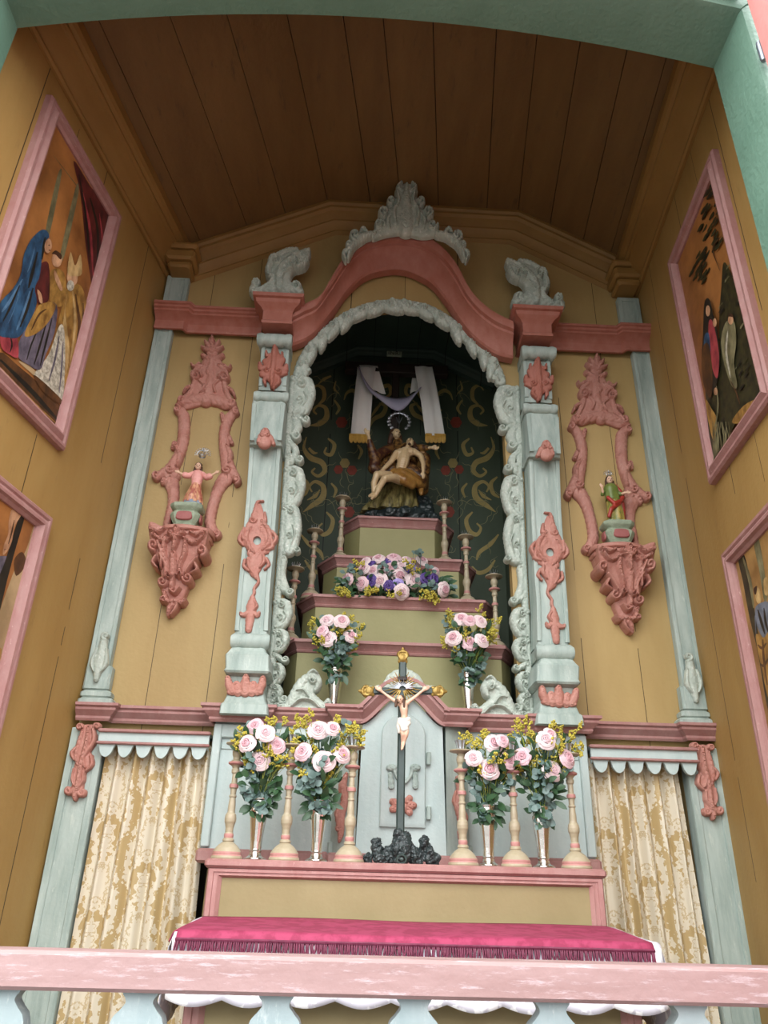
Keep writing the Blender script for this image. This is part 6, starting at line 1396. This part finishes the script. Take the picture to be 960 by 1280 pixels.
K = dict(bgo=pm('amber', '#a5642f', '#b87a40', (3, 3, 3)), bgp=pm('ochre', '#ad7c40', '#c29a5c', (3, 3, 3)), blue=pm('blue', '#1d3550', '#33597a'), bluel=pm('light_blue', '#45698a', '#5b7f9e'), dred=pm('dark_red', '#4d1a18', '#642621'), red=pm('red', '#96303a', '#b2474b'), skin=pm('skin', '#c98f66', '#d8a880'),
         gold=pm('gold', '#96682c', '#b58a44'), goldl=pm('light_gold', '#c39a58', '#d2b078'), white=pm('off_white', '#b7ad98', '#d0c8b4', (60, 60, 60)), grey=pm('grey_violet', '#5d5563', '#746a76'), black=pm('black', '#17150f', '#262218'), dk=pm('dark_green', '#23220f', '#3a3618', (30, 30, 30)), brown=pm('brown', '#4c2f16', '#644020'),
         sand=pm('sand', '#c2a071', '#d0b285', (3, 3, 3)), steel=pm('blue_grey', '#5c6471', '#7d8490'), col=pm('grey_green', '#6d6746', '#857d58'), olive=pm('olive_grey', '#6b6442', '#8b8460'), hair=pm('hair', '#3d2414', '#523420'))
T1 = lambda L: [(x/2.667, 120+y/2.667) for x, y in L]
def ell(cx, cy, rx, ry, rot=0): return [(cx+rx*math.cos(a)*math.cos(rot)-ry*math.sin(a)*math.sin(rot), cy+rx*math.cos(a)*math.sin(rot)+ry*math.sin(a)*math.cos(rot)) for a in [2*PI*i/8 for i in range(8)]]
A1 = [(K['col'], T1([(150, 455), (190, 270), (205, 260), (165, 460)])), (K['col'], T1([(200, 530), (250, 310), (262, 320), (215, 530)])), (K['col'], T1([(180, 200), (250, 290), (255, 300), (190, 215)])),
  (K['dred'], T1([(245, 215), (300, 300), (365, 400), (340, 600), (312, 665), (300, 600), (283, 480), (268, 330)])), (K['red'], T1([(275, 320), (300, 450), (310, 600)]), 'line', 3), (K['black'], T1([(300, 340), (325, 450), (322, 600)]), 'line', 3), (K['black'], T1([(262, 260), (285, 400), (298, 560)]), 'line', 2.5), (K['red'], T1([(330, 390), (340, 480), (330, 580)]), 'line', 2),
  (K['brown'], T1([(0, 855), (60, 900), (130, 960), (205, 1040), (205, 1120), (0, 940)])), (K['black'], T1([(0, 880), (100, 980), (200, 1090)]), 'line', 6), (K['gold'], T1([(0, 905), (100, 1010), (190, 1095)]), 'line', 2), (K['sand'], T1([(60, 885), (120, 940), (190, 1010), (150, 960), (100, 900)])),
  (K['skin'], T1(ell(188, 545, 17, 26))), (K['hair'], T1([(172, 525), (185, 515), (204, 530), (200, 545), (185, 530)])), (K['gold'], T1([(165, 590), (190, 575), (215, 600), (215, 690), (180, 700), (160, 660)])),
  (K['gold'], T1([(222, 640), (250, 625), (275, 645), (292, 720), (283, 820), (245, 960), (210, 1030), (175, 940), (160, 870), (180, 800), (200, 720)])), (K['goldl'], T1([(222, 660), (215, 720), (230, 850), (215, 930), (205, 800)])), (K['brown'], T1([(250, 660), (262, 780), (235, 940)]), 'line', 4), (K['brown'], T1([(275, 690), (275, 800), (255, 900)]), 'line', 3), (K['goldl'], T1([(240, 650), (248, 760), (230, 900)]), 'line', 3),
  (K['white'], T1([(196, 765), (212, 785), (214, 900), (204, 1022), (165, 985), (112, 935), (140, 890), (165, 850)])), (K['grey'], T1([(195, 800), (180, 880), (160, 950)]), 'line', 2.5), (K['grey'], T1([(208, 820), (203, 900), (195, 990)]), 'line', 2), (K['brown'], T1([(110, 930), (150, 960), (205, 1015), (200, 1028), (140, 985)]), ),
  (K['skin'], T1(ell(238, 605, 18, 28, -.1))), (K['goldl'], T1([(222, 590), (232, 520), (244, 560), (252, 560), (266, 528), (270, 592), (246, 600)])), (K['white'], T1(ell(232, 632, 12, 18))), (K['skin'], T1([(178, 580), (190, 600), (205, 640), (198, 648), (180, 610)])),
  (K['grey'], T1([(90, 760), (130, 700), (185, 695), (178, 790), (150, 860), (130, 912), (90, 895), (58, 870), (60, 820)])), (K['black'], T1([(150, 760), (130, 830), (110, 895)]), 'line', 2.5), (K['black'], T1([(170, 740), (150, 820), (130, 900)]), 'line', 2.5), (K['black'], T1([(125, 770), (100, 830), (85, 880)]), 'line', 2), (K['gold'], T1([(78, 800), (100, 740), (135, 690), (182, 695), (160, 750), (120, 790)])), (K['brown'], T1([(100, 780), (125, 730), (150, 710)]), 'line', 2.5),
  (K['dred'], T1([(105, 600), (130, 560), (158, 560), (160, 670), (140, 690), (115, 680)])), (K['red'], T1([(0, 785), (50, 800), (56, 870), (28, 862), (0, 838)])), (K['black'], T1([(30, 800), (35, 830), (28, 855)]), 'line', 2),
  (K['blue'], T1([(132, 447), (152, 450), (160, 470), (150, 480), (138, 520), (128, 600), (112, 640), (118, 690), (95, 750), (60, 802), (20, 805), (-10, 790), (-10, 700), (40, 640), (66, 590), (75, 530), (98, 480)])), (K['bluel'], T1([(112, 500), (95, 560), (85, 590), (100, 560)])), (K['bluel'], T1([(60, 650), (40, 720), (20, 760), (50, 690)])), (K['bluel'], T1([(95, 650), (75, 720), (50, 780)]), 'line', 4), (K['bluel'], T1([(70, 610), (30, 680), (0, 720)]), 'line', 4), (K['black'], T1([(120, 520), (100, 600), (90, 640)]), 'line', 4), (K['black'], T1([(105, 640), (85, 710), (62, 770)]), 'line', 3.5), (K['black'], T1([(60, 630), (30, 700), (5, 750)]), 'line', 3), (K['black'], T1([(146, 470), (140, 500), (135, 545)]), 'line', 3),
  (K['skin'], T1(ell(155, 500, 12, 24, .1))), (K['brown'], T1(ell(158, 497, 3, 2))), (K['brown'], T1(ell(160, 514, 3, 2))), (K['skin'], T1([(118, 645), (132, 660), (136, 690), (126, 685)]))]
painting('framed_painting', WL, -.51, -1.075, 2.468, 3.655, 'pink framed painting of a woman in a blue mantle before a bishop and red curtain', K['bgo'], A1)
T2 = lambda L: [(x/4, 580+y/4) for x, y in L]
A2 = [(K['sand'], T2([(130, 430), (180, 300), (180, 700), (0, 1200), (-40, 900), (60, 560)])), (K['brown'], T2([(70, 480), (110, 440), (130, 500), (80, 560)])), (K['grey'], T2([(-20, 480), (30, 460), (60, 470), (20, 560), (-20, 640)])),
  (K['black'], T2([(92, 270), (124, 255), (75, 430), (35, 580), (-20, 790), (-30, 640), (30, 470)])), (K['skin'], T2([(60, 225), (108, 245), (72, 310), (60, 380), (42, 425), (14, 455), (18, 405), (40, 350), (42, 290)])), (K['brown'], T2([(70, 280), (55, 350), (40, 400)]), 'line', 2), (K['brown'], T2([(18, 430), (28, 425)]), 'line', 2), (K['gold'], T2([(-10, 930), (6, 925), (0, 980), (-10, 990)]))]
painting('framed_painting', WL, -.482, -1.075, 1.15, 2.207, 'pink framed painting showing a bare arm against a black wooden beam', K['bgo'], A2)
T3 = lambda L: [(820+x/2.907, 180+y/2.907) for x, y in L]
rng = random.Random(6); A3 = []
for k_ in range(70):
    cx_, cy_ = rng.choice([(200, 170), (190, 250), (215, 300), (225, 230), (180, 330), (160, 430), (145, 470), (180, 470), (230, 360), (175, 400)]); cx_ += rng.uniform(-18, 18); cy_ += rng.uniform(-30, 30)
    A3.append((K['dk'], T3([(cx_+8, cy_-14), (cx_+2, cy_), (cx_-8, cy_+16)]), 'line', rng.uniform(2, 3.6)))
A3 += [(K['brown'], T3([(250, 330), (215, 380), (240, 460)]), 'line', 1.5), (K['dk'], T3([(255, 430), (285, 480), (320, 600), (350, 720), (390, 930), (330, 960), (300, 900), (250, 800), (238, 650), (246, 520)])),
  (K['dk'], T3([(190, 800), (260, 760), (330, 820), (390, 930), (300, 1010), (230, 1170), (205, 1080), (190, 930)])), (K['gold'], T3([(285, 1010), (330, 950), (390, 925), (400, 960), (330, 1010)])), (K['brown'], T3([(235, 1150), (270, 1060), (330, 1010), (380, 970), (300, 1080)]))]
for k_ in range(40):
    cx_ = rng.uniform(240, 350); cy_ = rng.uniform(430, 900); A3.append((rng.choice([K['black'], K['olive'], K['dk']]), T3([(cx_-6, cy_+12), (cx_, cy_), (cx_+10, cy_-12)]), 'line', rng.uniform(1.2, 2.6)))
A3 += [(K['olive'], T3([(262, 660), (280, 640), (300, 650), (306, 720), (298, 800), (310, 880), (290, 880), (262, 800), (250, 720)])), (K['white'], T3([(275, 680), (270, 760), (285, 850)]), 'line', 2.4), (K['skin'], T3(ell(286, 640, 10, 17))), (K['hair'], T3([(276, 628), (285, 616), (298, 630), (286, 628)])), (K['brown'], T3([(285, 860), (305, 900), (320, 945)]), 'line', 1.6),
  (K['black'], T3([(188, 590), (197, 562), (210, 570), (222, 620), (240, 700), (246, 800), (225, 900), (195, 880), (180, 800), (184, 700)])), (K['red'], T3([(205, 650), (222, 650), (243, 760), (238, 850), (220, 820), (208, 740)])), (K['blue'], T3([(190, 700), (206, 690), (212, 760), (200, 800), (188, 780)])), (K['skin'], T3(ell(203, 607, 8, 20))), (K['skin'], T3(ell(228, 650, 7, 16))), (K['brown'], T3([(185, 740), (206, 730), (220, 830), (215, 920), (195, 900), (180, 830)])), (K['gold'], T3([(195, 930), (215, 960), (235, 1000), (225, 1080), (205, 1010)])), (K['olive'], T3([(235, 880), (240, 960), (225, 1060)]), 'line', 2), (K['skin'], T3(ell(232, 900, 7, 14)))]
for k_ in range(16):
    cx_ = rng.uniform(225, 280); A3.append((K['olive'], T3([(cx_, 1150-(cx_-225)), (cx_+rng.uniform(-4, 10), 1080), (cx_+rng.uniform(-12, 18), 1010)]), 'line', 1.1))
painting('framed_painting', WR, -.498, -1.075, 2.447, 3.557, 'pink framed painting of hooded figures among dark trees', K['bgo'], A3)
T4 = lambda L: [(880+x/4.575, 620+y/4.575) for x, y in L]
A4 = [(K['dk'], T4([(195, 350), (232, 340), (262, 480), (300, 720), (340, 950), (380, 1200), (360, 1200), (310, 900), (262, 700), (225, 500)])), (K['col'], T4([(222, 350), (262, 480), (285, 640)]), 'line', 4), (K['col'], T4([(285, 270), (315, 250), (345, 420), (365, 560), (345, 600), (320, 440)])), (K['olive'], T4([(296, 270), (325, 430), (345, 580)]), 'line', 3),
  (K['goldl'], T4(ell(312, 570, 17, 48, -.1))), (K['hair'], T4([(290, 560), (285, 530), (305, 515), (300, 560)])), (K['steel'], T4([(295, 640), (330, 610), (375, 620), (380, 800), (345, 815), (310, 760), (298, 700)])), (K['black'], T4([(310, 650), (330, 720), (350, 790)]), 'line', 3.5), (K['steel'], T4([(298, 690), (300, 800), (292, 700)])), (K['black'], T4([(345, 640), (355, 720), (370, 780)]), 'line', 3),
  (K['gold'], T4([(300, 790), (345, 810), (380, 800), (390, 1180), (360, 1120), (335, 1000), (310, 880)])), (K['brown'], T4([(310, 850), (335, 870), (360, 840)]), 'line', 3.5), (K['brown'], T4([(325, 960), (345, 970), (370, 930)]), 'line', 3.5), (K['brown'], T4([(340, 820), (345, 930), (365, 1080)]), 'line', 3), (K['goldl'], T4([(345, 480), (366, 470), (372, 560), (350, 560)]))]
painting('framed_painting', WR, -.487, -1.075, 1.15, 2.168, 'pink framed painting of a figure in blue grey and ochre beside columns', K['bgp'], A4)
